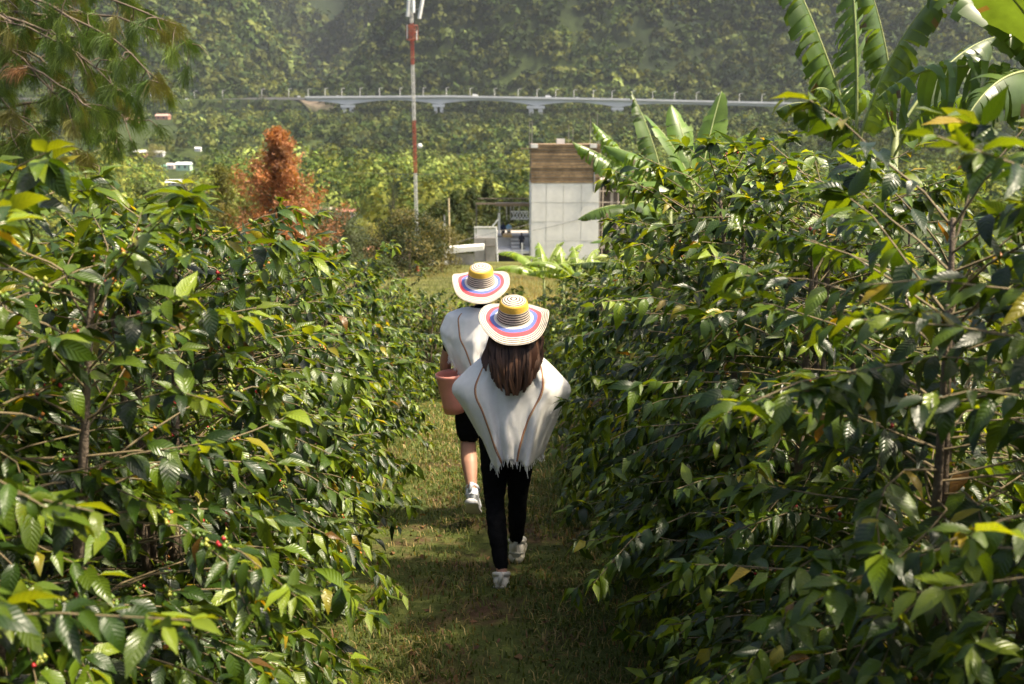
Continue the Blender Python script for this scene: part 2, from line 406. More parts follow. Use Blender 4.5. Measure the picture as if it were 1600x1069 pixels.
# ------------------------------------------------------------------ forest on the far slopes (reads as one mass)
def crown_tris(rg, C, Rr, Hh, col, nt, size, nrand=.45):
    """crowns at C (radius Rr, half height Hh) as clumps of leafy triangles facing outward; vectorised over crowns"""
    n = len(C)
    d = rg.randn(n, nt, 3); d /= np.linalg.norm(d, axis=2)[..., None]; d[..., 2] = np.abs(d[..., 2]) * 1.0 - 0.25 * rg.rand(n, nt)
    d /= np.linalg.norm(d, axis=2)[..., None]
    lob = 1 + 0.28 * np.sin(d[..., 0] * 4 + rg.rand(n, 1) * 6) * np.sin(d[..., 1] * 4 + rg.rand(n, 1) * 6) + 0.12 * rg.randn(n, nt)
    P = C[:, None] + d * lob[..., None] * np.stack([Rr, Rr, Hh], -1)[:, None]
    nr = d + rg.randn(n, nt, 3) * nrand
    a = rg.randn(n, nt, 3); t1 = np.cross(nr, a); t1 /= np.linalg.norm(t1, axis=2)[..., None] + 1e-9
    t2 = np.cross(nr, t1); t2 /= np.linalg.norm(t2, axis=2)[..., None] + 1e-9
    sz = (size * Rr)[:, None] * rg.uniform(.6, 1.3, (n, nt)); sz = sz[..., None]
    V = np.stack([P + t1 * sz, P - t1 * sz * .55 + t2 * sz * .85, P - t1 * sz * .55 - t2 * sz * .85], 2).reshape(-1, 3)
    F = np.arange(len(V)).reshape(-1, 3)
    cc = np.repeat((col[:, None] * rg.uniform(.75, 1.25, (n, nt, 1))).reshape(-1, 3), 3, 0)
    return V, F, cc

def make_forest():
    rg = np.random.RandomState(77)
    n = 29000
    t = rg.rand(n); t[:900] = -1; t[900:2600] = -2; Y = np.interp(t, [0, .027, .10, .27, .38, 1.0], [170, 350, 700, 1330, 1560, 2330])
    Y = np.where(t == -1, rg.uniform(1316, 1338, n), np.where(t == -2, rg.uniform(1336, 1405, n), Y)); s = np.where(t == -2, rg.uniform(-.19, .25, n), rg.uniform(-.55, .55, n)); X = s * Y
    Z = sheet_z(X, Y)
    px, py, dd = project(np.stack([X, Y, Z], -1))
    ok = (py > -60) & (py < 460)
    under = (Y > 1339) & (Y < 1385) & (X > -255) & (X < 340); ok &= ~((Y > 1339) & (Y < 1376) & ~under)
    for hx, hy, hw in HOUSES: ok &= ~((np.abs(X - hx * Y / hy) < hw * .9 + 2) & (Y > hy - 300) & (Y < hy + hw))
    ok &= ~((np.abs(px - 245) < 75) & (py > 240) & (py < 300) & (rg.rand(n) < .45))                                          # the road and the viaduct
    ok &= ~((np.abs(X + 300) < 60) & (Y > 1350) & (Y < 1415) & (rg.rand(n) < .85))  # the rock cutting
    clear = fbm(X / 120, Y / 160, 51, 3)
    ok &= ~((clear > 1.1) & (rg.rand(n) < .85))                              # meadows
    ok &= ~((Y < 260) & (X > -0.10 * Y))
    X, Y, Z = X[ok], Y[ok], Z[ok]; n = len(X)
    Rr = rg.uniform(3.2, 6.5, n) * (0.55 + 0.45 * sstep(200, 900, Y)) * (1 + .75 * sstep(1395, 1450, Y) + .95 * sstep(1450, 2000, Y)); Rr = np.where((Y > 1300) & (Y < 1385), Rr * .62, Rr); Rr = Rr * (1 + .55 * (1 - sstep(500, 900, Y))); Hh = Rr * (.75 + rg.rand(n) ** 2 * 1.1)
    base = np.array([0.05, 0.078, 0.018]); olive = np.array([0.115, 0.130, 0.030]); pale = np.array([0.15, 0.19, 0.055]); dk = np.array([0.024, 0.042, 0.018])
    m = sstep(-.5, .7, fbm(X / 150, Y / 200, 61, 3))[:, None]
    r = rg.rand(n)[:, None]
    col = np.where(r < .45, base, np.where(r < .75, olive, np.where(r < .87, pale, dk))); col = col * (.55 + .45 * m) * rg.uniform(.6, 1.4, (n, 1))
    lowlit = (1 - sstep(330, 760, Y))[:, None]; col = col * (1 + 1.25 * lowlit * [1.1, 1.0, .55])  # sunlight on the lower valley painted in: crowns brighter and yellower
    C = np.stack([X, Y, Z + Hh * .55], -1)
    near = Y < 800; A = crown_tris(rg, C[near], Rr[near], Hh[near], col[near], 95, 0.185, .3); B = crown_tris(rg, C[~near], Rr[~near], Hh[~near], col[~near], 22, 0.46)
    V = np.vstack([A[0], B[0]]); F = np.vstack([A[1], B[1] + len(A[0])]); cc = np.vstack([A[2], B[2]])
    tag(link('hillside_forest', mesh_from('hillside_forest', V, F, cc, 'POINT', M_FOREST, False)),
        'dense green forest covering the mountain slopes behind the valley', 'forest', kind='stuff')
make_forest()

# ------------------------------------------------------------------ viaduct on the mountain side
BY = 1350.0
def bridge():
    def pt(px, py): return at(px, py, BY)
    a = pt(478, 152)[0]; b = pt(1290, 163)[0]
    zl = pt(478, 152)[2]; zr = pt(1290, 163)[2]; zc = pt(800, 153)[2]
    root = thing('viaduct', (0, BY, zc), 'long pale concrete viaduct with arched girders across the green mountainside', 'bridge')
    xs = np.linspace(a, b, 82)
    def top(x): return np.interp(x, [a, pt(700, 150.5)[0], pt(1000, 156)[0], b], [zl, pt(700, 150.5)[2], pt(1000, 156)[2], zr]) - zc
    piers = [pt(p, 0)[0] for p in (538, 683, 838, 968)]
    def depth(x):
        d = min(abs(x - p) for p in piers); return 3.0 + 6.0 * max(0, 1 - d / 62.0) ** 2
    for nm, w, o, th in (('deck', 7.0, 0.0, 1.4), ('girder', 4.0, -1.4, None)):
        V = []; F = []
        for x in xs:
            z = float(top(x)) + o; t = th if th else depth(x)
            V += [(x, -w, z), (x, w, z), (x, w, z - t), (x, -w, z - t)]
        for i in range(len(xs) - 1):
            for k in range(4):
                k2 = (k + 1) % 4; F.append((i*4+k, i*4+k2, (i+1)*4+k2, (i+1)*4+k))
        F += [(0, 1, 2, 3), tuple(len(V) - 1 - k for k in range(4))]
        build(nm, MB().add(V, F), M_BRIDGE, root)
    for p, (wid, dz) in zip(piers, ((7, 20), (6, 34), (9, 17), (6, 14))):
        z0 = float(top(p)) - depth(p) - 1.2
        mb = MB().box(p - wid * 1.3, p + wid * 1.3, -5, 5, z0 - 3.5, z0).box(p - wid, p - wid * .35, -4, 4, z0 - dz, z0 - 3.5).box(p + wid * .35, p + wid, -4, 4, z0 - dz, z0 - 3.5)
        mb.box(p - wid * 1.7, p + wid * 1.7, -7, 7, z0 - dz - 9, z0 - dz)
        build('pier', mb, M_BRIDGE, root)
    for sgn in (-1, 1):
        V = []; F = []
        for x in xs:
            z = float(top(x)); V += [(x, sgn * 6.7 - .2, z), (x, sgn * 6.7 + .2, z), (x, sgn * 6.7 + .2, z + 1.1), (x, sgn * 6.7 - .2, z + 1.1)]
        for i in range(len(xs) - 1):
            for k in range(4):
                k2 = (k + 1) % 4; F.append((i*4+k, i*4+k2, (i+1)*4+k2, (i+1)*4+k))
        build('parapet', MB().add(V, F), M_BRIDGE, root)
    # the road on both sides of it
    rd = MB(); L = [pt(-60, 150), pt(180, 156), pt(320, 155), pt(420, 152), pt(478, 152)]
    L = [np.array([p[0], BY, p[2]]) for p in L]; Q = curve_pts(L, 40)
    V = []; F = []
    for q in Q: V += [(q[0], BY - 8, q[2] - .4), (q[0], BY + 8, q[2] - .4), (q[0], BY + 8, q[2] - 3.5), (q[0], BY - 8, q[2] - 3.5)]
    for i in range(39):
        for k in range(4):
            k2 = (k + 1) % 4; F.append((i*4+k, i*4+k2, (i+1)*4+k2, (i+1)*4+k))
    rd.add(V, F); o = build('mountain_road', rd, M_CONC); tag(o, kind='structure')
    # lamps
    lamp = MB().tube([(0, 0, 0), (0, 0, 6), (0, 0, 11)], [.35, .28, .2], 6).tube([(0, 0, 10.6), (1.2, 0, 11.4), (3, 0, 11.6)], .16, 5)
    hd = MB().box(2.4, 4.2, -.3, .3, 11.35, 11.75)
    l0 = None
    for i, px in enumerate([192, 222, 258, 292, 337, 400, 443, 474, 501, 528, 557, 588, 621, 658, 695, 733, 772, 810, 840, 870, 899, 930, 960, 992, 1025, 1060, 1095, 1130, 1164, 1200, 1235]):
        x = pt(px, 0)[0]
        if px < 478: q = Q[np.argmin(np.abs(Q[:, 0] - x))]; z = q[2] - .4
        else: z = float(top(x)) + zc
        if l0 is None:
            r = link('street_lamp', None, None, (x, BY + 5.5, z)); build('pole', lamp, M_BRIDGE, r, True); build('lamp_head', hd, M_BRIDGE, r); l0 = r
        else:
            r = l0.copy(); COL.objects.link(r); r.location = (x, BY + 5.5, z)
            for c in l0.children: d = c.copy(); COL.objects.link(d); d.parent = r
        tag(r, 'thin pale lamp post, %s from the left along the mountain road and viaduct' % nth(i), 'street lamp', 'lamp posts along the mountain road')
    # vehicles
    for i, (px, c, lb, bus) in enumerate([(461, (.8, .8, .8), 'tiny white car entering the left end of the viaduct', 0), (523, (.75, .75, .75), 'tiny white car left of the mast on the viaduct', 0),
                                     (741, (.8, .8, .78), 'small white van on the viaduct right of the mast', 1), (857, (.8, .8, .8), 'small white truck on the viaduct above the brick top', 1),
                                     (904, (.7, .72, .75), 'tiny silver car on the viaduct above the building roof', 0), (1137, (.8, .8, .8), 'small white truck near the right end of the viaduct', 1),
                                     (282, (.75, .75, .75), 'tiny white car on the road left of the viaduct', 0)]):
        x = pt(px, 0)[0]; z = (float(top(x)) + zc) if px > 478 else Q[np.argmin(np.abs(Q[:, 0] - x))][2] - .4
        r = thing('truck' if bus else 'car', (x, BY - 3, z + .05), lb, 'truck' if bus else 'car', 'vehicles on the mountain road')
        if bus: build('body', MB().box(-3.2, 2.2, -1.2, 1.2, .7, 3.4, c).box(2.3, 4.0, -1.1, 1.1, .6, 2.6, c), M_ANY, r)
        else: build('body', MB().box(-2.2, 2.2, -.9, .9, .4, 1.1, c).add([(-1.4,-.8,1.1),(1.2,-.8,1.1),(1.2,.8,1.1),(-1.4,.8,1.1),(-1,-.7,1.75),(.6,-.7,1.75),(.6,.7,1.75),(-1,.7,1.75)],
                    [(4,5,6,7),(0,1,5,4),(1,2,6,5),(2,3,7,6),(3,0,4,7)], c), M_ANY, r)
        for wx in (-1.5, 1.6):
            for wy in (-.95, .95):
                build('wheel', MB().tube([(wx, wy - .1, .4), (wx, wy + .1, .4)], .4, 10, (.02, .02, .02)), M_ANY, r)
bridge()

# ------------------------------------------------------------------ antenna mast
def mast():
    Y = 112.0; p0 = at(651, 352, Y); p1 = at(641, -60, Y)
    root = thing('antenna_mast', p0, 'tall red and white lattice antenna mast rising behind the trees', 'antenna mast')
    H = p1[2] - p0[2]; lean = (p1[0] - p0[0]) / H
    red = (.33, .07, .045); wht = (.55, .54, .51)
    def zy(py): return at(650, py, Y)[2] - p0[2]
    bands = [(-6, zy(270), wht), (zy(270), zy(188), red), (zy(188), zy(101), wht), (zy(101), zy(36), red), (zy(36), H, wht)]
    for z0, z1, c in bands:
        mb = MB(); w = .15
        cs = [(-w, -w * .6), (w, -w * .6), (0, w * 1.15)]
        for cx, cy in cs: mb.tube([(cx + lean * z0, cy, z0), (cx + lean * z1, cy, z1 - .01)], .038, 6, c)
        nb = max(2, int(abs(z1 - z0) / .7))
        for i in range(nb):
            za = z0 + (z1 - z0) * i / nb; zb = z0 + (z1 - z0) * (i + 1) / nb
            for k in range(3):
                a, b = cs[k], cs[(k + 1) % 3]
                mb.tube([(a[0] + lean * za, a[1], za), (b[0] + lean * zb, b[1], zb)], .016, 4, c)
                mb.tube([(a[0] + lean * za, a[1], za), (b[0] + lean * za, b[1], za)], .016, 4, c)
        build('mast_section', mb, M_ANY, root)
    mb = MB(); z0, z1 = zy(62), zy(40)
    for a in range(6):
        an = a * math.pi / 3; mb.tube([(.62 * math.cos(an) + lean * z0, .62 * math.sin(an), z0), (.62 * math.cos(an) + lean * z0, .62 * math.sin(an), z1)], .04, 4, (.25, .08, .05))
    for zz in (z0, (z0 + z1) / 2, z1):
        mb.tube([(.62 * math.cos(t) + lean * z0, .62 * math.sin(t), zz) for t in np.linspace(0, 6.28, 13)], .05, 4, (.25, .08, .05))
    build('platform', mb, M_ANY, root)
    for px0, py0, px1, py1 in ((637, 26, 640, -12), (646, 20, 645, -14), (655, 29, 661, -4)):
        a = at(px0, py0, Y - .7) - p0; b = at(px1, py1, Y - .7) - p0
        build('antenna_panel', MB().tube([a, (a + b) / 2, b], .19, 4, (.8, .79, .76), ell=.6), M_ANY, root)
        z = a[2] * .6 + b[2] * .4
        build('bracket', MB().tube([(lean * z, 0, z), (a + b) / 2], .05, 5, (.3, .3, .3)), M_ANY, root)
    for px0, y0, y1 in ((651, 48, 63), (636, 38, 60)):
        a = at(px0, y0, Y - .5) - p0; b = at(px0, y1, Y - .5) - p0
        build('whip_antenna', MB().tube([a, b], .05, 5, (.7, .7, .7)), M_ANY, root)
    d = at(656, 228, Y - .8) - p0
    V = [(d[0] + .28 * r * math.cos(t), d[1] - .12 * (1 - r * r), d[2] + .28 * r * math.sin(t)) for r in (.33, .66, 1.0) for t in np.linspace(0, 6.283, 13)[:-1]]
    F = [(i * 12 + k, i * 12 + (k + 1) % 12, (i + 1) * 12 + (k + 1) % 12, (i + 1) * 12 + k) for i in range(2) for k in range(12)] + [tuple(range(12))]
    build('dish', MB().add(V, F, (.85, .85, .85)), M_ANY, root, True)
mast()

# ------------------------------------------------------------------ building under construction with terrace
TY = 88.0
def bp(px, py, Y=TY):
    p = at(px, py, Y); return p
def tower():
    x0 = bp(831, 0)[0]; x1 = bp(942, 0)[0]; zt = bp(880, 225)[2]; zb = gz(4, TY + 2) - .5; zm = bp(880, 286)[2]
    root = thing('tower_building', (x0, TY, zb), 'boxy unfinished building, white panels below and bare brown blocks on top', 'building')
    W = x1 - x0; H = zt - zb; hm = zm - zb; dp = 6.2
    boxpart('wall', root, M_WHITE, 0.02, W - .02, .06, dp, 0, hm)
    # white cladding panels: four columns, recessed joints
    cols = np.interp([0, .22, .47, .735, 1.0], [0, 1], [0.02, W]); cols = np.concatenate([[0.02], cols[1:]])
    z = hm - .02; rows = [hm - .03]
    while rows[-1] > 0.3: rows.append(rows[-1] - 1.68)
    rg = random.Random(4); RC = [M_BRICK, M_BRICK2]
    for i in range(len(rows) - 1):
        for k in range(4):
            pr = rg.uniform(-.012, .012)
            boxpart('panel', root, M_WHITE, cols[k] + .025, cols[k + 1] - .025, 0 + pr, .058, max(rows[i + 1], 0) + .022, rows[i] - .022)
        boxpart('side_panel', root, M_WHITE, -.05, .017, .05, dp - .1, max(rows[i + 1], 0) + .022, rows[i] - .022)
    # bare block storey, one block course at a time
    n = 13; ch = (H - hm) / n
    for i in range(n):
        o = rg.uniform(-.02, .02); top = i >= n - 3
        me = build('block_course', MB().box(-.02 + o, W + .05 + o, -.03 + o, dp, hm + i * ch + .012, hm + (i + 1) * ch - .03), RC[i % 3 == 1 or i > n - 3], root)
    boxpart('mortar_core', root, M_CONC, .04, W - .04, .05, dp - .06, hm + .01, H - .3)
    for px in (836, 931):
        xx = bp(px, 0)[0] - x0; zz = bp(px, 228)[2] - zb
        boxpart('beam_end', root, M_WHITE, xx - .3, xx + .3, -.16, .3, zz - .17, zz + .17)
    boxpart('roof_tank', root, M_WHITE, bp(873, 0)[0] - x0, bp(886, 0)[0] - x0, 1.2, 2.2, H, H + .42)
    for px, hh in ((828, 1.9), (832, 2.0), (891, 1.6), (898, 1.3), (926, 2.2), (937, 2.6), (940, 1.2)):
        xx = bp(px, 0)[0] - x0
        build('rebar', MB().tube([(xx, .4, H - .5), (xx + .02, .4, H + hh)], .022, 5, (.3, .27, .25)), M_ANY, root)
    build('plank', MB().box(-.9, .1, .1, .35, H - .45, H - .36, (.3, .22, .13)), M_ANY, root)
    build('drain_pipe', MB().tube([(bp(933, 0)[0] - x0, -.1, bp(0, 250)[2] - zb), (bp(933, 0)[0] - x0, -.1, bp(0, 300)[2] - zb)], .07, 8, (.2, .2, .2)), M_ANY, root)
    # wire along the facade
    wire = [np.array([bp(a, b)[0] - x0, -.14, bp(a, b)[2] - zb]) for a, b in ((832, 360), (870, 352), (905, 342), (935, 330))]
    build('wire', MB().tube(curve_pts(wire, 14), .016, 4, (.12, .12, .12)), M_ANY, root)
    # open concrete frame on the right
    fx0 = W + .1; fx1 = bp(990, 0)[0] - x0
    fr = thing('concrete_frame', (x0, TY + 1.5, zb), 'open concrete frame with floors and columns right of the white building', 'building')
    for py in (283, 345, 386, 420):
        zz = bp(0, py)[2] - zb; boxpart('floor_slab', fr, M_CONC, fx0, fx1, 0, 5, zz - .3, zz)
    for px in (945, 966, 985):
        xx = bp(px, 0)[0] - x0
        boxpart('column', fr, M_CONC, xx - .12, xx + .12, .3, .6, 0, bp(0, 284)[2] - zb - .3)
    for py in (300, 318, 330, 362):
        zz = bp(0, py)[2] - zb
        build('scaffold_rail', MB().tube([(fx0, -.1, zz), (fx1 - .2, -.1, zz)], .05, 5, (.4, .35, .3)), M_ANY, fr)
    for px in (950, 975):
        xx = bp(px, 0)[0] - x0
        build('scaffold_pole', MB().tube([(xx, -.16, 0), (xx, -.16, bp(0, 262)[2] - zb)], .05, 5, (.35, .3, .25)), M_ANY, fr)
    boxpart('block_infill', fr, M_BRICK, fx0, fx1 - .3, .7, .95, bp(0, 345)[2] - zb, bp(0, 330)[2] - zb)
    boxpart('back_wall', fr, M_ANY, fx0, fx1, 4.6, 4.8, 0, bp(0, 284)[2] - zb - .4, col=(.07, .06, .05))  # dark colour stands in for the shade behind the openings
tower()

def terrace():
    def X(px): return bp(px, 0)[0]
    def Z(py): return bp(0, py)[2]
    o = np.array([X(738), TY, Z(440)])
    root = thing('terrace', o, 'concrete terrace with white railings and steps left of the white building', 'terrace')
    def B(name, mat, px0, px1, y0, y1, py0, py1, col=None):
        return boxpart(name, root, mat, X(px0) - o[0], X(px1) - o[0], y0, y1, Z(py1) - o[2], Z(py0) - o[2], col=col)
    B('block_wall', M_CONC, 738, 773, 0.0, 3.5, 372, 430)
    B('wall_post', M_ANY, 756, 757.4, -.1, 0, 374, 428, (.2, .17, .14))
    B('wall_rail', M_ANY, 738, 773, -.06, -.01, 384, 385.2, (.2, .17, .14))
    B('floor', M_WHITE, 773.2, 829, 0.6, 8, 393, 398)
    B('upper_floor', M_CONC, 773.2, 829, 4.0, 9, 375.5, 378)
    B('under_wall', M_WHITE, 774, 829, 4.1, 8.5, 378, 393)
    B('back_wall', M_CONC, 774, 829, 3, 3.3, 398, 440)
    for i in range(7):
        B('step', M_WHITE if i % 2 else M_CONC, 797 + i * .4, 820 + i * .4, 3.9 - i * .42, 4.0 - i * .42 + .4, 378 + i * 2.2, 380.1 + i * 2.2)
    # glazed parapet on the block wall
    for px in (738.5, 742, 774): B('rail_post', M_WHITE, px, px + 1.6, .1, .25, 355, 372)
    B('rail', M_WHITE, 738, 775, .08, .27, 354.5, 356.5)
    B('glass_panel', M_WHITE, 743.6, 774, .15, .19, 358, 371.5)
    # sloping white stair rail
    for a, b in (((774, 356), (777, 425)), ((767, 355), (777, 343))):
        p = np.array([X(a[0]), TY - .2, Z(a[1])]) - o; q = np.array([X(b[0]), TY - .2, Z(b[1])]) - o
        build('stair_rail', MB().tube([p, q], .06, 6, (.75, .75, .73)), M_ANY, root)
    B('white_post', M_WHITE, 776, 780, 3.8, 4.0, 339, 372)
    B('tall_post', M_WHITE, 815.5, 818, .2, .4, 380, 420)
    # lattice railing
    B('rail', M_WHITE, 797, 828, 6.0, 6.1, 338.5, 340); B('rail', M_WHITE, 797, 828, 6.0, 6.1, 351, 352.5)
    for i in range(5):
        a = 800 + i * 5.6
        for s in (0, 1):
            p = np.array([X(a + (0 if s else 5.6)), TY + 6.05, Z(340)]) - o; q = np.array([X(a + (5.6 if s else 0)), TY + 6.05, Z(351.5)]) - o
            build('lattice_bar', MB().tube([p, q], .035, 4, (.75, .75, .73)), M_ANY, root)
    # flat shade roof
    B('roof_beam', M_ANY, 740, 829, 1.0, 1.2, 318.5, 321, (.20, .15, .11)); B('roof_slab', M_ANY, 772, 829, 1.3, 3.0, 320, 324, (.25, .19, .14))
    B('roof_beam', M_ANY, 740, 829, 6.0, 6.2, 317, 318.2, (.2, .15, .11))
    B('roof_post', M_ANY, 740.3, 742, .98, 1.2, 322, 357, (.10, .09, .08))
    for px in (778, 790, 797, 802, 812): B('roof_post', M_ANY, px, px + 1.4, 5, 5.2, 324, 352, (.45, .42, .38))
    # planks and clutter
    B('wood_stack', M_ANY, 784, 800, 2.5, 3.6, 371, 375.3, (.5, .33, .14))
    # canopy, its wall, pillar and poles
    c = thing('canopy', (X(695), TY - 12, Z(420)), 'bright white flat canopy on a grey wall left of the terrace', 'canopy')
    CY = TY - 12
    def CX(px, py): p = at(px, py, CY); return p
    oo = np.array([X(695), CY, Z(420)])
    V = []
    for yy in (0, 1.5):
        for px, py in ((695.5, 388), (756, 384), (756, 391), (695.5, 397)):
            p = CX(px, py) - oo; V.append((p[0], p[1] + yy, p[2]))
    build('slab', MB().add(V, [(0,3,2,1),(4,5,6,7),(0,1,5,4),(1,2,6,5),(2,3,7,6),(3,0,4,7)]), M_WHITE, c)
    a = CX(698, 397.5) - oo; b = CX(740, 424) - oo
    boxpart('wall', c, M_CONC, a[0], b[0], .3, .6, b[2] - .5, a[2])
    for px in (704, 712, 720, 728): a = CX(px, 398) - oo; boxpart('fence_post', c, M_ANY, a[0], a[0] + .06, .18, .24, b[2], a[2] - .05, col=(.3, .28, .25))
    a = CX(697, 397.3) - oo; boxpart('post', c, M_WHITE, a[0] - .1, a[0] + .1, .05, .25, b[2] - .4, a[2] - .1)
    def free(name, px0, px1, py0, py1, col, label, cat, dep=.2, Y=CY - 2):
        p = at(px0, py1, Y); q = at(px1, py0, Y); g = gz((p[0] + q[0]) / 2, Y)
        r = thing(name, ((p[0] + q[0]) / 2, Y, min(p[2], g)), label, cat)
        h = q[2] - min(p[2], g); w = (q[0] - p[0]) / 2
        return r, h, w
    r, h, w = free('gate_pillar', 670, 678, 403, 425, None, 'short white square pillar left of the canopy', 'pillar')
    build('shaft', MB().box(-w * .85, w * .85, -.2, .2, 0, h - .12, (.78, .78, .76)), M_ANY, r); build('cap', MB().box(-w, w, -.24, .24, h - .12, h, (.8, .8, .78)), M_ANY, r)
    r, h, w = free('utility_pole', 693, 696, 336, 395, None, 'grey metal pole with narrow tip at the canopy corner', 'pole')
    build('shaft', MB().tube([(0, 0, 0), (0, 0, h * .88)], [.09, .075], 8, (.42, .42, .42)), M_ANY, r); build('tip', MB().tube([(0, 0, h * .88), (0, 0, h)], .03, 6, (.35, .35, .35)), M_ANY, r)
    r, h, w = free('wooden_pole', 700, 703, 310, 393, None, 'tall pale wooden pole behind the canopy', 'pole', Y=CY + 2.2)
    build('shaft', MB().tube([(0, 0, 0), (.02, 0, h * .5), (0, 0, h)], [.09, .08, .065], 8, (.52, .42, .25)), M_ANY, r); build('band', MB().tube([(0, 0, h * .8), (0, 0, h * .82)], .085, 8, (.2, .2, .2)), M_ANY, r)
    r, h, w = free('fire_hydrant', 648, 654, 415, 433, None, 'small red hydrant on the grass bank by the dark tree', 'hydrant', Y=62)
    build('barrel', MB().tube([(0, 0, 0), (0, 0, .08), (0, 0, .09), (0, 0, h * .75), (0, 0, h * .8), (0, 0, h)], [.16, .16, .11, .11, .14, .04], 10, (.45, .06, .04)), M_ANY, r, True)
    build('outlet', MB().tube([(-.2, 0, h * .55), (.2, 0, h * .55)], .05, 8, (.4, .05, .04)), M_ANY, r)
    # overhead cables
    for pts, lb in (([(586, 412, 60), (660, 398, 66), (730, 374, 78), (830, 350, 86)], 'thin black cable sagging from the dark tree to the white building'),
                    ([(430, 262, 170), (560, 270, 170), (700, 272, 170), (826, 262, 170)], 'thin cable stretched across the valley behind the mast')):
        P = curve_pts([at(*p) for p in pts], 24); oo2 = P[0]
        ob = build('cable', MB().tube(P - oo2, .022 if pts[0][2] < 100 else .03, 4, (.08, .08, .08)), M_ANY, None, True, oo2)
        tag(ob, lb, 'cable')
terrace()

def low_leaf(T, UV):
    """the same leaf with fewer faces, for leaves inside the bush and far ones"""
    i = [1, 6, 7, 8, 12, 13, 14, 16]                 # base, two rows of three, tip (rows of the full leaf)
    return T[i], np.array([(0, 2, 1), (0, 3, 2), (1, 2, 5), (1, 5, 4), (2, 3, 6), (2, 6, 5), (4, 5, 7), (5, 6, 7)]), UV[i]
# coffee leaf: elliptic, drawn-out tip, folded along the midrib, wavy margin
def coffee_leaf(droop, fold, wave, seed, width=0.21, twist=0.0):
    rg = np.random.RandomState(seed)
    us = np.array([0.0, 0.14, 0.34, 0.58, 0.82, 1.0])
    ws = np.array([0.02, 0.58, 1.0, 0.90, 0.38, 0.01]) * width
    ang = -droop * us ** 1.2
    y = np.concatenate([[0], np.cumsum(np.diff(us) * np.cos(ang[1:]))]); z = np.concatenate([[0], np.cumsum(np.diff(us) * np.sin(ang[1:]))])
    V = []; UV = []
    ph = rg.rand(2) * 6.28
    for i, u in enumerate(us):
        tw = twist * u
        for s in (-1, 0, 1):
            h = abs(s) * (fold * ws[i] + wave * math.sin(u * 13 + ph[(s + 1) // 2]) * ws[i])
            xx = s * ws[i] * (1 + 0.06 * rg.randn())
            V.append((xx * math.cos(tw), y[i] - 0.0, z[i] + h + xx * math.sin(tw))); UV.append((u, s))
    F = []
    for i in range(len(us) - 1):
        for s in (0, 1):
            a = i * 3 + s; F.append((a, a + 1, a + 4, a + 3))
    return np.array(V), np.array(F), np.array(UV, float)
NSHAPE = 10
LEAF_T = [coffee_leaf([0.3, 0.9, 0.6, 1.3, 0.1, 0.8, 1.1, 0.5, 0.35, 1.5][k], [0.35, 0.2, 0.5, 0.25, 0.3, 0.6, 0.1, 0.4, 0.75, 0.3][k],
          0.10 + 0.05 * (k % 3), 40 + k, 0.165 + 0.017 * (k % 4), [0, .4, -.4, .2, -.2, .7, -.6, 0, .3, -.3][k]) for k in range(NSHAPE)]
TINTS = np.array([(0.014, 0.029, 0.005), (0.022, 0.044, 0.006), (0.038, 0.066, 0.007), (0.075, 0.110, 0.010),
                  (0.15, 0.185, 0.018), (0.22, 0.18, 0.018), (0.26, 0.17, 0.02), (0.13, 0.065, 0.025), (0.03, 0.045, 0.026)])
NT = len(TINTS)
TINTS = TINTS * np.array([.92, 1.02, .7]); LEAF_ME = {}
def leaf_mesh(k, t):
    if (k, t) not in LEAF_ME:
        T, F, UV = LEAF_T[k]
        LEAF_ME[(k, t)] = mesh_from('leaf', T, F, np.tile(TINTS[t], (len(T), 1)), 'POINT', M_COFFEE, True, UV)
    return LEAF_ME[(k, t)]

def ico(sub=1):
    import bmesh
    bm = bmesh.new(); bmesh.ops.create_icosphere(bm, subdivisions=sub, radius=1)
    V = np.array([v.co[:] for v in bm.verts]); F = np.array([[v.index for v in f.verts] for f in bm.faces]); bm.free()
    return V, F
ICO1, ICO2 = ico(1), ico(2)
OCTA = (np.array([(1, 0, 0), (0, 1, 0), (-1, 0, 0), (0, -1, 0), (0, 0, 1), (0, 0, -1)], float) * 1.12, np.array([(0, 1, 4), (1, 2, 4), (2, 3, 4), (3, 0, 4), (1, 0, 5), (2, 1, 5), (3, 2, 5), (0, 3, 5)]))

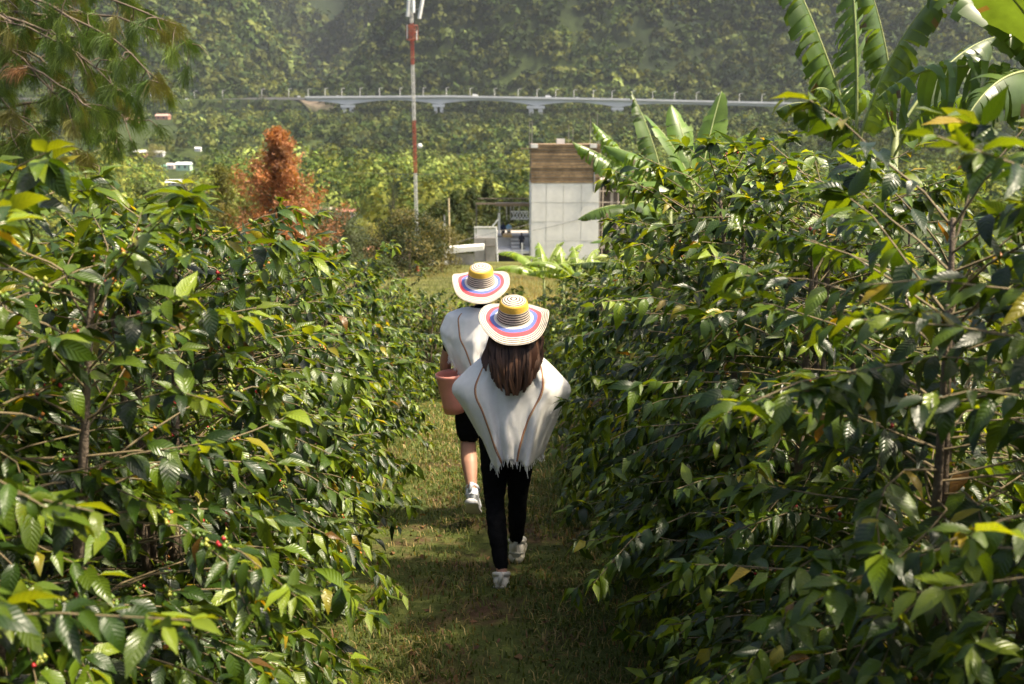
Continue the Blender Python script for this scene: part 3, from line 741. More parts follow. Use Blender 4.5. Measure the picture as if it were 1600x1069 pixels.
def gen_bush(seed, H, rad, stems, base, face, dense=1.0, lit=0.0, leafsize=1.0, berry=0.5):
    """leaves, twigs and cherries of one coffee bush, in coordinates local to its base"""
    rg = np.random.RandomState(seed)
    LP, LD, LN, LL, LT = [], [], [], [], []
    tw = MB(); trunk = MB(); BP = []
    for s in range(stems):
        a0 = rg.rand() * 6.28; lean = rg.uniform(0.03, 0.16) * (0.3 if stems == 1 else 1)
        off = np.array([math.cos(a0), math.sin(a0), 0]) * 0.12
        hs = H * rg.uniform(0.9, 1.0) if s else H
        stem = curve_pts([off * .5, off + np.array([lean * math.cos(a0) * hs * .4, lean * math.sin(a0) * hs * .4, hs * .45]) + rg.randn(3) * .03,
                          off + np.array([lean * math.cos(a0) * hs, lean * math.sin(a0) * hs, hs])], 12)
        trunk.tube(stem, np.linspace(0.028, 0.006, 12) * (0.8 + 0.2 * H), 6)
        nn = int(hs / 0.057 * dense)
        for i in range(nn):
            f = 0.10 + 0.90 * (i + rg.rand() * .6) / nn
            if f > 1: f = 1
            k = f * 11; k0 = min(int(k), 10); org = stem[k0] + (stem[k0 + 1] - stem[k0]) * (k - k0)
            for side in (0, 1):
                az = i * 1.57 + side * math.pi + rg.randn() * 0.45 + a0
                prof = min(1.0, 0.55 + 1.2 * f) if f < 0.4 else 1.0 - 0.52 * ((f - 0.4) / 0.6) ** 1.8
                Lb = rad * prof * rg.uniform(0.7, 1.15)
                ns = max(4, int(Lb / 0.039))
                el = rg.uniform(0.15, 0.6) + 0.5 * max(0, f - 0.75) / 0.25
                dr = rg.uniform(0.7, 1.5) * (1 - 0.3 * f)
                u = np.linspace(0, 1, ns + 1); ang = el - dr * u * Lb / 0.85
                st = Lb / ns
                hx = np.concatenate([[0], np.cumsum(np.cos(ang[1:]) * st)]); hz = np.concatenate([[0], np.cumsum(np.sin(ang[1:]) * st)])
                azv = az + 0.35 * rg.randn() * u
                pts = org + np.stack([hx * np.cos(azv), hx * np.sin(azv), hz], -1)
                pts[1:] += rg.randn(ns, 3) * .007; pts[:, 2] = np.maximum(pts[:, 2], 0.04 + 0.03 * rg.rand())
                sel = np.unique(np.round(np.linspace(0, ns, 5)).astype(int))
                tw.tube(pts[sel], np.linspace(0.0045, 0.0018, len(sel)), 3, cap=False)
                d = np.gradient(pts, axis=0); d /= np.linalg.norm(d, axis=1)[:, None] + 1e-9
                sd_ = np.cross(d, [0, 0, 1.0]); sd_ /= np.linalg.norm(sd_, axis=1)[:, None] + 1e-9
                pl = np.clip((u - 0.22) / 0.4, 0.06, 0.92)
                for sg in (-1, 1):
                    m = rg.rand(ns + 1) < pl; m[0] = False; q = m.sum()
                    if not q: continue
                    tip = u[m] ** 3
                    fw = rg.uniform(0.25, 0.8, q) + 0.5 * tip
                    dd = d[m] * fw[:, None] + sg * sd_[m] * rg.uniform(0.7, 1.0, q)[:, None]
                    dd[:, 2] += -rg.uniform(0.1, 0.95, q) + 0.55 * tip
                    nn_ = np.tile([0, 0, 1.0], (q, 1)) + rg.randn(q, 3) * 0.28 + sd_[m] * sg * 0.25
                    LP.append(pts[m]); LD.append(dd); LN.append(nn_)
                    LL.append(leafsize * rg.uniform(0.06, 0.135, q) * (1 - 0.25 * tip))
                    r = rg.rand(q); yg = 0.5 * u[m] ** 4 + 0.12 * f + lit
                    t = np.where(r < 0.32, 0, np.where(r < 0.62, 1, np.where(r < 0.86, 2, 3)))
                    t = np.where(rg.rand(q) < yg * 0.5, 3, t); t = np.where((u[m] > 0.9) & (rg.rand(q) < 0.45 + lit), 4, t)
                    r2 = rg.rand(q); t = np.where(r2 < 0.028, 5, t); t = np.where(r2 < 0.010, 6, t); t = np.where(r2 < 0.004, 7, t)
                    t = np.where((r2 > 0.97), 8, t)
                    LT.append(t)
                nr = rg.randint(4, 8)                                        # hanging cluster of leaves at the shoot tip
                ra = rg.rand(nr) * 6.28; t0 = pts[-1 - rg.randint(0, 2)]
                LP.append(np.tile(t0, (nr, 1)) - d[-1] * rg.uniform(0, .05, (nr, 1))); LD.append(np.stack([np.cos(ra), np.sin(ra), rg.uniform(-1.1, .7, nr)], -1) + d[-1] * .5)
                LN.append(np.tile([0, 0, 1.0], (nr, 1)) + rg.randn(nr, 3) * .45); LL.append(leafsize * rg.uniform(.06, .135, nr))
                LT.append(np.where(rg.rand(nr) < .22 + lit, 3, np.where(rg.rand(nr) < .12 + .5 * lit, 4, rg.randint(0, 4, nr))))
                if berry > 0:
                    for q in np.nonzero((u > 0.2) & (u < 0.75) & (rg.rand(ns + 1) < berry * .22))[0]:
                        nb = rg.randint(4, 12)
                        BP.append(pts[q] + rg.randn(nb, 3) * np.array([0.010, 0.010, 0.008]) + [0, 0, 0.004])
    P = np.vstack(LP); D = np.vstack(LD); N = np.vstack(LN)
    return dict(P=P, Fr=frames(D, N), L=np.concatenate(LL), T=np.concatenate(LT), K=rg.randint(0, NSHAPE, len(P)),
                tw=tw, trunk=trunk, B=np.vstack(BP) if BP else None, rg=rg)

BUSHES = []
def bush(x, y, H, rad, label, group, stems=2, **kw):
    base = np.array([x, y, gz(x, y) - 0.02]); b = gen_bush(len(BUSHES) * 7 + 11, H, rad, stems, base, None, **kw)
    b['base'] = base; b['label'] = label; b['group'] = group; BUSHES.append(b)

def finish_bushes(max_leaf=230):
    # leaves that stand foremost in the photograph's view become objects of their own
    allP = np.vstack([b['P'] + b['base'] + b['Fr'][:, :, 1] * (b['L'] * .5)[:, None] for b in BUSHES])
    own = np.concatenate([np.full(len(b['P']), i) for i, b in enumerate(BUSHES)])
    idx = np.concatenate([np.arange(len(b['P'])) for b in BUSHES])
    L = np.concatenate([b['L'] for b in BUSHES])
    px, py, d = project(allP)
    ok = (px > -20) & (px < 1620) & (py > -20) & (py < 1090) & (d > 0.5)
    o = np.nonzero(ok)[0]; o = o[np.argsort(d[o])]
    seen = set(); vis = []
    for i in o:
        c = (int(px[i] / 15), int(py[i] / 15))
        if c in seen: continue
        seen.add(c); vis.append(i)
    vis = np.array(vis); size = L[vis] / d[vis] * FPX
    vis = vis[np.argsort(-size)]; size = np.sort(size)[::-1]
    pick = [[] for _ in BUSHES]
    for i, s in zip(vis, size):
        if s < 14: break
        if len(pick[own[i]]) < max_leaf: pick[own[i]].append(idx[i])
    total = 0
    for bi, b in enumerate(BUSHES):
        root = thing('coffee_bush', b['base'], b['label'], 'coffee bush', b['group'])
        build('stem', b['trunk'], M_BARK, root, True); build('branch', b['tw'], M_TWIG, root, True)
        m = np.ones(len(b['P']), bool); m[pick[bi]] = False
        rg = b['rg']; V, F, UV, C = [], [], [], []; off = 0
        W = b['P'] + b['base']; _, _, dd = project(W); toc = np.array([-b['base'][0], -b['base'][1]]); toc /= np.linalg.norm(toc)
        full = (b['L'] / np.maximum(dd, .3) * FPX > 52) & ((b['P'][:, :2] @ toc) > 0.12)
        for k in range(NSHAPE):
            for lod in (0, 1):
                q = np.nonzero(m & (b['K'] == k) & (full == (lod == 0)))[0]
                if not len(q): continue
                T, TF, TUV = LEAF_T[k]
                if lod: T, TF, TUV = low_leaf(T, TUV)
                else: TF = np.concatenate([TF[:, [0, 1, 2]], TF[:, [0, 2, 3]]])
                v, f, uv = scatter(T, TF, TUV, b['P'][q], b['Fr'][q], b['L'][q])
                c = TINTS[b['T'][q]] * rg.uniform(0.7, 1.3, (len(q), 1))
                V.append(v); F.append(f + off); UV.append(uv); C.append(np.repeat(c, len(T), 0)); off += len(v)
        o = link('foliage', mesh_from('foliage', np.vstack(V), np.vstack(F), np.vstack(C), 'POINT', M_COFFEE, True, np.vstack(UV)), root)
        o['kind'] = 'stuff'
        for i in pick[bi]:
            lo = bpy.data.objects.new('leaf', leaf_mesh(int(b['K'][i]), int(b['T'][i]))); COL.objects.link(lo)
            lo.parent = root
            mm = np.eye(4); mm[:3, :3] = b['Fr'][i] * b['L'][i]; mm[:3, 3] = b['P'][i]
            lo.matrix_local = Matrix(mm.tolist()); total += 1
        if b['B'] is not None:
            B = b['B']; T, TF = OCTA
            n = len(B); rr = rg.uniform(0.0058, 0.0082, n)
            V = (T[None] * rr[:, None, None] * np.array([1, 1, 1.12]) + B[:, None]).reshape(-1, 3)
            F = (TF[None] + (np.arange(n) * len(T))[:, None, None]).reshape(-1, 3)
            r = rg.rand(n)
            c = np.where((r < .62)[:, None], [0.10, 0.16, 0.025], np.where((r < .88)[:, None], [0.24, 0.25, 0.04],
                np.where((r < .955)[:, None], [0.42, 0.16, 0.03], [0.33, 0.018, 0.022]))) * rg.uniform(.75, 1.2, (n, 1))
            o = link('coffee_cherries', mesh_from('coffee_cherries', V, F, np.repeat(c, len(T), 0), 'POINT', M_CHERRY, True), root)
            o['kind'] = 'stuff'
    print('tris', sum(len(o.data.polygons) * (2 if o.name.startswith(('foliage', 'branch')) else 1) for o in COL.objects if o.type == 'MESH'))
    print('leaf objects', total, 'leaves', len(allP))

ORDF = dict(zip([1, 12, 0, 2, 5, 3, 8, 4, 6, 7, 9, 10, 13, 11], ['first', 'second', 'third', 'fourth', 'fifth', 'sixth', 'seventh', 'eighth', 'ninth', 'tenth', 'eleventh', 'twelfth', 'thirteenth', 'fourteenth']))
ORD = ['first', 'second', 'third', 'fourth', 'fifth', 'sixth', 'seventh', 'eighth', 'ninth', 'tenth', 'eleventh', 'twelfth']
LEFT = [(-1.75, 1.7, 2.3, 1.0), (-1.55, 2.75, 2.26, .92), (-1.45, 3.85, 2.14, .9), (-1.52, 5.0, 2.08, .88), (-1.56, 6.1, 1.9, .88), (-1.6, 7.2, 1.84, .88),
        (-1.66, 8.3, 1.82, .88), (-1.72, 9.4, 1.74, .88), (-1.74, 10.5, 1.6, .85), (-1.7, 11.7, 1.37, .85)]
for i, (x, y, H, r) in enumerate(LEFT):
    bush(x, y, H, r, 'coffee bush with green and red cherries, %s from the camera left of the path' % ORD[i],
         'coffee bushes in the row left of the path', stems=4 if i < 3 else 3 if i < 7 else 2, lit=0.2, berry=0.75 if i < 4 else 0.0, leafsize=1.0)
RIGHT = [(1.5, 1.75, 2.15, .95), (1.34, 2.85, 2.2, 1.0), (1.3, 3.95, 2.3, 1.0), (1.32, 5.05, 2.38, 1.0), (1.38, 6.15, 2.12, 1.0), (1.36, 7.25, 2.0, .98),
         (1.32, 8.35, 1.85, .95), (1.3, 9.5, 1.74, .95), (1.25, 10.8, 1.67, .95), (1.2, 12.2, 1.55, .95), (1.15, 13.8, 1.45, .95), (1.5, 15.6, 1.45, .9)]
for i, (x, y, H, r) in enumerate(RIGHT):
    bush(x, y, H, r, 'dark glossy coffee bush, %s from the camera right of the path' % ORD[i],
         'coffee bushes in the row right of the path', stems=4 if 0 < i < 4 else 3 if i < 8 else 2, lit=0.06, berry=0.22 if i < 5 else 0.0)
for i, (x, y, H, r, w) in enumerate([(-1.15, 13.0, 1.2, .7, 'low coffee bush closing the path behind the man with the bucket'),
                                     (-0.5, 14.4, .95, .7, 'low coffee bush closing the path, hidden behind the two walkers'),
                                     (0.3, 14.6, 1.0, .75, 'low coffee bush at the end of the path right of the woman'),
                                     (-1.5, 15.2, 1.55, .6, 'open sunlit coffee plant standing alone before the grass bank')]):
    bush(x, y, H, r, w, 'low coffee bushes at the end of the path', stems=3 if i < 3 else 1, lit=0.3, berry=0.0)
for i, (x, y, H, r, w) in enumerate([(3.5, 4.6, 2.5, .9, 'second row near the right picture edge'), (3.5, 6.2, 2.75, .9, 'second row below the torn banana leaves'),
                                     (3.4, 7.8, 2.25, .9, 'second row left of the torn banana leaves'), (3.2, 10.2, 1.9, .9, 'second row below the small banana plants'),
                                     (2.9, 12.8, 1.7, .9, 'second row right of the white building'), (-3.5, 4.4, 1.9, .9, 'second row below the pine branches'),
                                     (-3.5, 6.4, 1.8, .9, 'second row below the orange tree')]):
    bush(x, y, H, r, 'coffee bush in the ' + w, 'coffee bushes in the second rows', stems=2, lit=0.1, berry=0.0, dense=.7)
for i, (x, y, H) in enumerate([(-3.4, 9.0, 1.9), (-3.6, 12.0, 1.6), (-2.9, 15.0, 1.5), (-.7, 16.5, 1.0), (.5, 17.0, 1.05), (-2.4, 18.5, 1.3), (1.9, 18.2, 1.5), (3.2, 16.5, 1.7), (-.2, 20.0, .95), (1.2, 21.0, 1.0), (3.6, 20.0, 1.6), (5.2, 18.0, 1.9), (-3.6, 21.5, 1.2), (4.6, 13.5, 2.1)]):
    bush(x, y, H, .85, 'low coffee bush in the field beyond the path, %s from the left' % ORDF[i], 'coffee bushes in the field beyond the path', stems=2, lit=0.3, berry=0.0, dense=.6, leafsize=1.25)
finish_bushes()

# ------------------------------------------------------------------ trees and other plants
def leaf_quads(rg, P, N, size, asp=0.5):
    n = len(P); a = rg.randn(n, 3); t1 = np.cross(N, a); t1 /= np.linalg.norm(t1, axis=1)[:, None] + 1e-9
    t2 = np.cross(N, t1); t2 /= np.linalg.norm(t2, axis=1)[:, None] + 1e-9
    s = (np.asarray(size) * rg.uniform(.6, 1.3, n))[:, None]
    V = np.stack([P - t1 * s, P - t2 * s * asp, P + t1 * s, P + t2 * s * asp], 1).reshape(-1, 3)
    return V, np.arange(len(V)).reshape(-1, 4)

def broad_tree(name, base, H, W, tint, label, cat='tree', group=None, seed=0, nclump=26, nleaf=110, trunk=0.35, leaf=0.10, tint2=None, shape=1.0):
    rg = np.random.RandomState(seed); root = thing(name, base, label, cat, group)
    tb = MB(); top = np.array([rg.randn() * .03 * H, rg.randn() * .03 * H, H * .75])
    st = curve_pts([(0, 0, -.3), (rg.randn() * .02 * H, 0, H * .3), top], 8); tb.tube(st, np.linspace(.028, .010, 8) * H, 7)
    C = []
    for i in range(nclump):
        a = rg.rand() * 6.28; z = trunk + (1 - trunk) * rg.rand() ** .8
        rr = W / 2 * math.sqrt(max(0.05, 1 - ((z - (trunk + .38 * (1 - trunk))) / (.66 * (1 - trunk))) ** 2)) * shape
        r = rr * rg.uniform(.35, .9); c = np.array([r * math.cos(a), r * math.sin(a), z * H]); C.append((c, rg.uniform(.13, .24) * W))
        if i < 12:
            s0 = st[rg.randint(3, 7)]; tb.tube(curve_pts([s0, (s0 + c) / 2 + [0, 0, .04 * H], c], 5), np.linspace(.009, .003, 5) * H, 5, cap=False)
    build('trunk', tb, M_BARK, root, True)
    Ps, Ns, Cs = [], [], []
    for c, r in C:
        d = rg.randn(nleaf, 3); d /= np.linalg.norm(d, axis=1)[:, None]
        p = c + d * r * rg.uniform(.55, 1.1, (nleaf, 1)) * [1, 1, .75]; Ps.append(p); Ns.append(d + [0, 0, .4] + rg.randn(nleaf, 3) * .5)
        t = np.array(tint) * rg.uniform(.75, 1.25)
        if tint2 is not None and rg.rand() < .4: t = np.array(tint2) * rg.uniform(.8, 1.2)
        Cs.append(np.tile(t, (nleaf, 1)) * rg.uniform(.75, 1.3, (nleaf, 1)))
    V, F = leaf_quads(rg, np.vstack(Ps), np.vstack(Ns), leaf * W / 4.0 + leaf * .5)
    o = link('crown', mesh_from('crown', V, F, np.repeat(np.vstack(Cs), 4, 0), 'POINT', M_TREE, False), root)
    return root

def conifer(name, base, H, W, tint, label, group=None, seed=0, nb=150, per=60, sweep=0.6, taper=0.9, tint2=None, bare=0.05, size=.06, ragged=0.2):
    rg = np.random.RandomState(seed); root = thing(name, base, label, 'tree', group)
    tb = MB(); tb.tube([(0, 0, -.5), (.02 * H * rg.randn() * .4, 0, H * .5), (0, 0, H)], [.022 * H, .013 * H, .002 * H], 7)
    Ps, Ns, Cs = [], [], []
    for i in range(nb):
        f = bare + (1 - bare) * (i + rg.rand()) / nb; a = i * 2.4 + rg.randn() * .3
        Lb = W / 2 * (1 - (f - bare) / (1 - bare)) ** taper * rg.uniform(1 - ragged * 1.2, 1 + ragged) + .03 * H * rg.rand()
        d0 = np.array([math.cos(a), math.sin(a), 0])
        u = np.linspace(0, 1, 6)[:, None]; P = np.array([0, 0, f * H]) + d0 * Lb * u + np.array([0, 0, 1]) * (sweep * Lb * u ** 1.7)
        tb.tube(P[[0, 2, 5]], [.006 * H * (1 - f) + .006, .004 * H * (1 - f) + .004, .003], 4, cap=False)
        uu = rg.rand(per) ** .7; q = np.array([0, 0, f * H]) + d0 * Lb * uu[:, None] + np.array([0, 0, 1]) * (sweep * Lb * uu ** 1.7)[:, None]
        q = q + rg.randn(per, 3) * (.018 * W + .09 * Lb * (1.1 - uu))[:, None] * [1, 1, .9]
        Ps.append(q); Ns.append(rg.randn(per, 3) + d0 * .4 + [0, 0, .5])
        t = np.array(tint) if tint2 is None or rg.rand() < .65 else np.array(tint2)
        Cs.append(np.tile(t * rg.uniform(.7, 1.25), (per, 1)) * rg.uniform(.75, 1.25, (per, 1)))
    build('trunk', tb, M_BARK, root, True)
    V, F = leaf_quads(rg, np.vstack(Ps), np.vstack(Ns), size * W * .5 + .02, .28)
    link('crown', mesh_from('crown', V, F, np.repeat(np.vstack(Cs), 4, 0), 'POINT', M_TREE, False), root)
    return root

def place(px, py_base, Y):
    """stand a plant on the ground in the direction px; returns base point"""
    p = at(px, py_base, Y); return np.array([p[0], Y, gz(p[0], Y)])
def height_to(base, py, Y): return at(800, py, Y)[2] - base[2]

def midground():
    # the dead orange conifer and its neighbours left of the bank
    b = place(441, 400, 62); conifer('dead_cypress', b, height_to(b, 206, 62), 7.6, (.34, .15, .06), 'dead rust orange conifer standing above the left coffee row', seed=3, nb=110, per=220,
                                     sweep=.55, taper=.9, tint2=(.25, .12, .055), bare=.12, size=.032, ragged=.6)
    b = place(352, 400, 66); conifer('olive_cypress', b, height_to(b, 262, 66), 5.2, (.125, .13, .03), 'olive green feathery conifer left of the orange tree', seed=5, nb=150, per=70, sweep=.4, taper=.6, tint2=(.16, .14, .03), size=.04)
    b = place(392, 400, 70); conifer('olive_cypress', b, height_to(b, 318, 70), 4.2, (.11, .12, .03), 'smaller olive conifer half hidden by the orange tree', seed=6, nb=110, per=60, sweep=.7, taper=.5, size=.05)
    b = place(300, 400, 74); broad_tree('leafy_tree', b, height_to(b, 298, 74), 4.2, (.10, .12, .03), 'rounded green tree left of the olive conifer', seed=8)
    b = place(232, 400, 70); broad_tree('leafy_tree', b, height_to(b, 290, 70), 4.5, (.07, .09, .025), 'green tree behind the pine branches', seed=9)
    b = place(170, 400, 80); broad_tree('leafy_tree', b, height_to(b, 292, 80), 5.0, (.06, .08, .022), 'dark green tree behind the drooping pine', seed=10)
    b = place(528, 430, 64); broad_tree('grey_green_tree', b, height_to(b, 334, 64), 4.2, (.075, .09, .04), 'grey green fine leaved tree right of the orange conifer', seed=12, nclump=34, nleaf=150, trunk=.15, leaf=.055)
    b = place(640, 442, 54); broad_tree('dark_tree', b, height_to(b, 338, 54), 4.4, (.03, .042, .014), 'dark bushy tree at the edge of the grass bank', seed=14, nclump=60, nleaf=190, trunk=.06, leaf=.045, tint2=(.13, .11, .035))
    b = place(690, 432, 60); broad_tree('brown_green_tree', b, height_to(b, 352, 60), 3.2, (.11, .10, .03), 'brownish green shrub tree right of the dark tree', seed=15, nclump=30, nleaf=150, trunk=.1, leaf=.05)
    b = place(585, 450, 50); broad_tree('low_shrub', b, height_to(b, 408, 50), 2.4, (.05, .07, .018), 'dark low shrub below the yellow house', 'shrub', seed=16, nclump=24, nleaf=130, trunk=.05, leaf=.06)
    for i, (px, top, Y, W, lb) in enumerate([(838, 418, 60, 2.6, 'green shrub at the left corner of the white building'), (872, 412, 66, 3.2, 'round green shrub below the middle of the white wall'),
                                             (908, 416, 62, 3.0, 'yellow green shrub below the right half of the white wall'), (940, 408, 68, 3.4, 'taller green shrub at the right corner of the white building')]):
        b = place(px, 440, Y); broad_tree('leafy_shrub', b, height_to(b, top, Y), W, (.10, .14, .03), lb, 'shrub', 'shrubs at the foot of the building', 70 + i, 24, 90, .05, .07, tint2=(.17, .19, .04))
    b = place(545, 455, 46); broad_tree('low_shrub', b, height_to(b, 425, 46), 2.0, (.06, .085, .02), 'green low shrub behind the left coffee row', 'shrub', seed=17, nclump=20, nleaf=120, trunk=.05, leaf=.06)
    for i, (px, top, Y, W, lb) in enumerate([(712, 303, 104, 5.0, 'dark conifer left of the tall wooden pole'), (738, 296, 108, 4.5, 'dark conifer behind the terrace roof'),
                                             (763, 282, 112, 3.6, 'pointed dark conifer above the terrace'), (800, 302, 116, 4.6, 'dark conifer between terrace and white building'),
                                             (688, 318, 102, 4.6, 'dark conifer right of the mast foot'), (818, 308, 118, 4.0, 'dark conifer beside the brick top')]):
        b = place(px, 400, Y); conifer('dark_conifer', b, height_to(b, top, Y), W * 1.5, (.045, .065, .02), lb, 'dark conifers behind the terrace', 30 + i, nb=150, per=70, sweep=.25, taper=.75, tint2=(.09, .10, .025), size=.05)
    b = place(615, 330, 230); conifer('slim_cypress', b, height_to(b, 291, 230), 3.0, (.03, .05, .02), 'slim dark green cypress left of the mast', seed=50, nb=120, per=50, sweep=2.2, taper=.35, size=.06)
    # trees on the valley floor and lower slope, sunlight put into their tints, each one to be told apart
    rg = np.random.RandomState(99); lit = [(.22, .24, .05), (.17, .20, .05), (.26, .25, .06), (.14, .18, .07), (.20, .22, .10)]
    cnt = {}
    for i, (px, py, Y, W) in enumerate(sorted([(572, 292, 260, 9), (590, 300, 255, 8), (553, 306, 262, 8), (536, 300, 280, 8), (632, 318, 240, 7), (660, 312, 235, 8), (604, 338, 200, 6), (565, 345, 190, 6), (580, 362, 170, 5),
                                        (548, 356, 180, 5), (620, 352, 175, 5), (640, 336, 190, 5), (525, 282, 320, 9), (505, 292, 300, 8), (488, 300, 330, 8), (468, 262, 380, 9), (545, 268, 380, 9), (500, 262, 400, 8),
                                        (600, 268, 400, 9), (640, 290, 340, 8), (690, 272, 380, 9), (735, 276, 360, 9), (780, 282, 340, 8), (330, 262, 330, 8), (300, 276, 300, 8), (262, 300, 220, 6), (228, 280, 280, 7),
                                        (346, 240, 380, 8), (372, 262, 350, 8), (205, 272, 310, 7), (240, 226, 450, 8), (500, 318, 240, 6), (676, 296, 300, 8), (722, 296, 300, 8), (250, 250, 430, 6), (318, 244, 440, 7)])):
        g = hit(px, py + 24, 110); Y = g[1]; gzz = gz(g[0], Y); top = at(px, py, Y)[2]; W = W * .55 * 24 / 24 * (Y / 260 + .35) * 1.3
        H = max(4.0, min(26, top - gzz)); lo = px < 470; cnt[lo] = cnt.get(lo, -1) + 1
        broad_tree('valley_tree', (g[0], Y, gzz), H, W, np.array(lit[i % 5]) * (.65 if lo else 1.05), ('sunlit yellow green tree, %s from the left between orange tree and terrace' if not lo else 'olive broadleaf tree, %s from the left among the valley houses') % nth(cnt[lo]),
                   'tree', 'trees on the valley floor' if not lo else 'trees among the valley houses', 200 + i, 18, 70, .2, .10)
midground()

# --- banana plants
def banana_leaf(root, base, az, L, W, elev, droop, torn, seed, tint, roll=0.0):
    rg = np.random.RandomState(seed); n = 40
    u = np.linspace(0, 1, n); ang = elev - droop * u ** 1.5; st = L / (n - 1)
    hx = np.concatenate([[0], np.cumsum(np.cos(ang[1:]) * st)]); hz = np.concatenate([[0], np.cumsum(np.sin(ang[1:]) * st)])
    h = np.array([math.cos(az), math.sin(az), 0]); P = np.array(base) + hx[:, None] * h + hz[:, None] * np.array([0, 0, 1.])
    side0 = np.array([-math.sin(az), math.cos(az), 0]); side0 = side0 * math.cos(roll) + np.array([0, 0, 1]) * math.sin(roll)
    mb = MB()
    for s in (-1, 1):
        i = 5
        while i < n - 1:
            run = 1 if rg.rand() < torn * .5 else (2 if rg.rand() < torn else rg.randint(3, 12))
            j = min(n - 1, i + run); dn = rg.uniform(-.1, .25) + torn * rg.uniform(.3, 1.9); crl = rg.randn() * .25 * torn
            us = np.linspace(i, j, max(2, (j - i) + 1)); rows = []
            m = 4
            for t in us:
                k = min(int(t), n - 2); p = P[k] + (P[k + 1] - P[k]) * (t - k); f = t / (n - 1)
                wd = W / 2 * (np.sin(min(1, (f - .10) / .9 * 1.02) ** .75 * math.pi) ** .55 if f > .12 else .25) * rg.uniform(.92, 1.0)
                d = P[k + 1] - P[k]; d /= np.linalg.norm(d); sd_ = s * side0 + d * .22
                nrm = np.cross(d, side0); nrm *= np.sign(nrm[2] + 1e-6)
                row = [p]
                a0 = .25 - .15 * torn
                for q in range(1, m + 1):
                    aa = a0 - (dn + .35) * (q / m) * 1.1
                    row.append(row[-1] + wd / m * (sd_ * math.cos(aa) + nrm * math.sin(aa) * .9 + np.array([0, 0, -1]) * .12 * torn * q + d * crl * q / m))
                rows.append(row)
            R_ = np.array(rows)
            if torn > .3 and len(us) <= 3:          # strips narrow towards their ragged ends
                c = R_.mean(0); R_ = c + (R_ - c) * np.linspace(1.0, rg.uniform(.35, .9), m + 1)[None, :, None]
            V = R_.reshape(-1, 3); a = len(us); F = [(x * (m + 1) + y, (x + 1) * (m + 1) + y, (x + 1) * (m + 1) + y + 1, x * (m + 1) + y + 1) for x in range(a - 1) for y in range(m)]
            cc = []
            base_t = np.array(tint) * rg.uniform(.8, 1.2)
            for x in range(a - 1):
                for y in range(m): cc.append(tuple(base_t if not (y == m - 1 and rg.rand() < .06 * torn) else np.array([.10, .07, .035])))
            mb.add(V, F, cc); i = j
    lf = build('leaf', mb, M_BANANA, root, True)
    build('midrib', MB().tube(P, np.linspace(.016, .004, n) * (L / 1.5) ** .5, 6), M_RIB, lf, True)

def banana(base, H, label, leaves, seed, group, stem_r=.09, tint=(.055, .095, .02)):
    rg = np.random.RandomState(seed); root = thing('banana_plant', base, label, 'banana plant', group)
    build('pseudostem', MB().tube([(0, 0, -.1), (.02, 0, H * .5), (0, .02, H)], [stem_r, stem_r * .8, stem_r * .4], 10), M_PSEUDO, root, True)
    for i, (az, L, W, el, dr, torn) in enumerate(leaves):
        banana_leaf(root, (0, 0, H * rg.uniform(.9, .99)), R(az), L, W, R(el), R(dr), torn, seed * 10 + i, np.array(tint) * rg.uniform(.9, 1.7), roll=rg.randn() * .35)
def gb(px, Y): p = at(px, 400, Y); return np.array([p[0], Y, gz(p[0], Y)])
# azimuth in degrees: 0 = right, 90 = away, 180 = left
b = gb(1325, 9.2); banana(b, height_to(b, 200, 9.2), 'banana plant with tattered leaves behind the right coffee row',
    [(165, 2.1, .6, 70, 12, 1.0), (120, 1.6, .6, 86, 10, 1.0), (340, 1.9, .6, 80, 40, .9), (230, 1.2, .5, 62, 70, .9), (200, 1.0, .5, 50, 80, .8)], 3, 'banana plants behind the right row')
b = gb(1385, 9.8); banana(b, height_to(b, 205, 9.8), 'banana plant with green blades right of the tattered one',
    [(165, 1.8, .6, 82, 20, 1.0), (30, 1.7, .8, 52, 40, .8), (290, 1.2, .5, 60, 80, .9), (210, 1.1, .5, 60, 90, .9)], 4, 'banana plants behind the right row')
b = gb(1650, 8.0); banana(b, height_to(b, 130, 8.0), 'tall banana plant with silvery drooping shredded leaves at the right edge',
    [(178, 1.7, 1.0, 40, 85, 1.0), (150, 2.1, .6, 55, 60, .6), (195, 1.8, .65, 62, 50, .15), (120, 2.0, .6, 70, 40, .4), (215, 1.6, .6, 20, 70, .9), (60, 1.6, .6, 60, 60, .6)], 5, 'banana plants behind the right row', .12)
b = gb(1085, 15.0); banana(b, height_to(b, 300, 15.0), 'banana plant with bright upright leaves right of the building',
    [(300, 1.5, .75, 58, 45, .5), (60, 1.9, .55, 66, 15, .1), (170, 1.7, .7, 48, 40, .9), (120, 1.6, .6, 75, 25, .3), (330, 1.3, .7, 50, 55, .3), (150, 1.5, .7, 66, 30, .3), (20, 1.4, .65, 40, 60, .5), (200, 1.4, .65, 30, 60, .5)], 6, 'banana plants beside the building', tint=(.085, .145, .028))
b = gb(1045, 16.5); banana(b, height_to(b, 325, 16.5), 'banana plant with feathered leaves crossing the building corner',
    [(178, 2.1, .8, 60, 22, 1.0), (185, 2.0, .8, 44, 25, 1.0), (140, 2.2, .6, 76, 20, .8), (70, 1.9, .6, 70, 40, .6), (195, 1.7, .7, 25, 60, .6), (230, 1.5, .7, 35, 60, .6), (290, 1.4, .7, 50, 60, .3)], 7, 'banana plants beside the building', tint=(.08, .135, .028))
b = gb(1020, 14.0); banana(b, height_to(b, 405, 14.0), 'young banana plant whose leaf bends in front of the white building',
    [(180, 1.0, .4, 45, 70, .25), (185, 1.2, .35, 12, 20, .7), (120, 1.0, .35, 60, 40, .2)], 8, 'banana plants beside the building', .06)
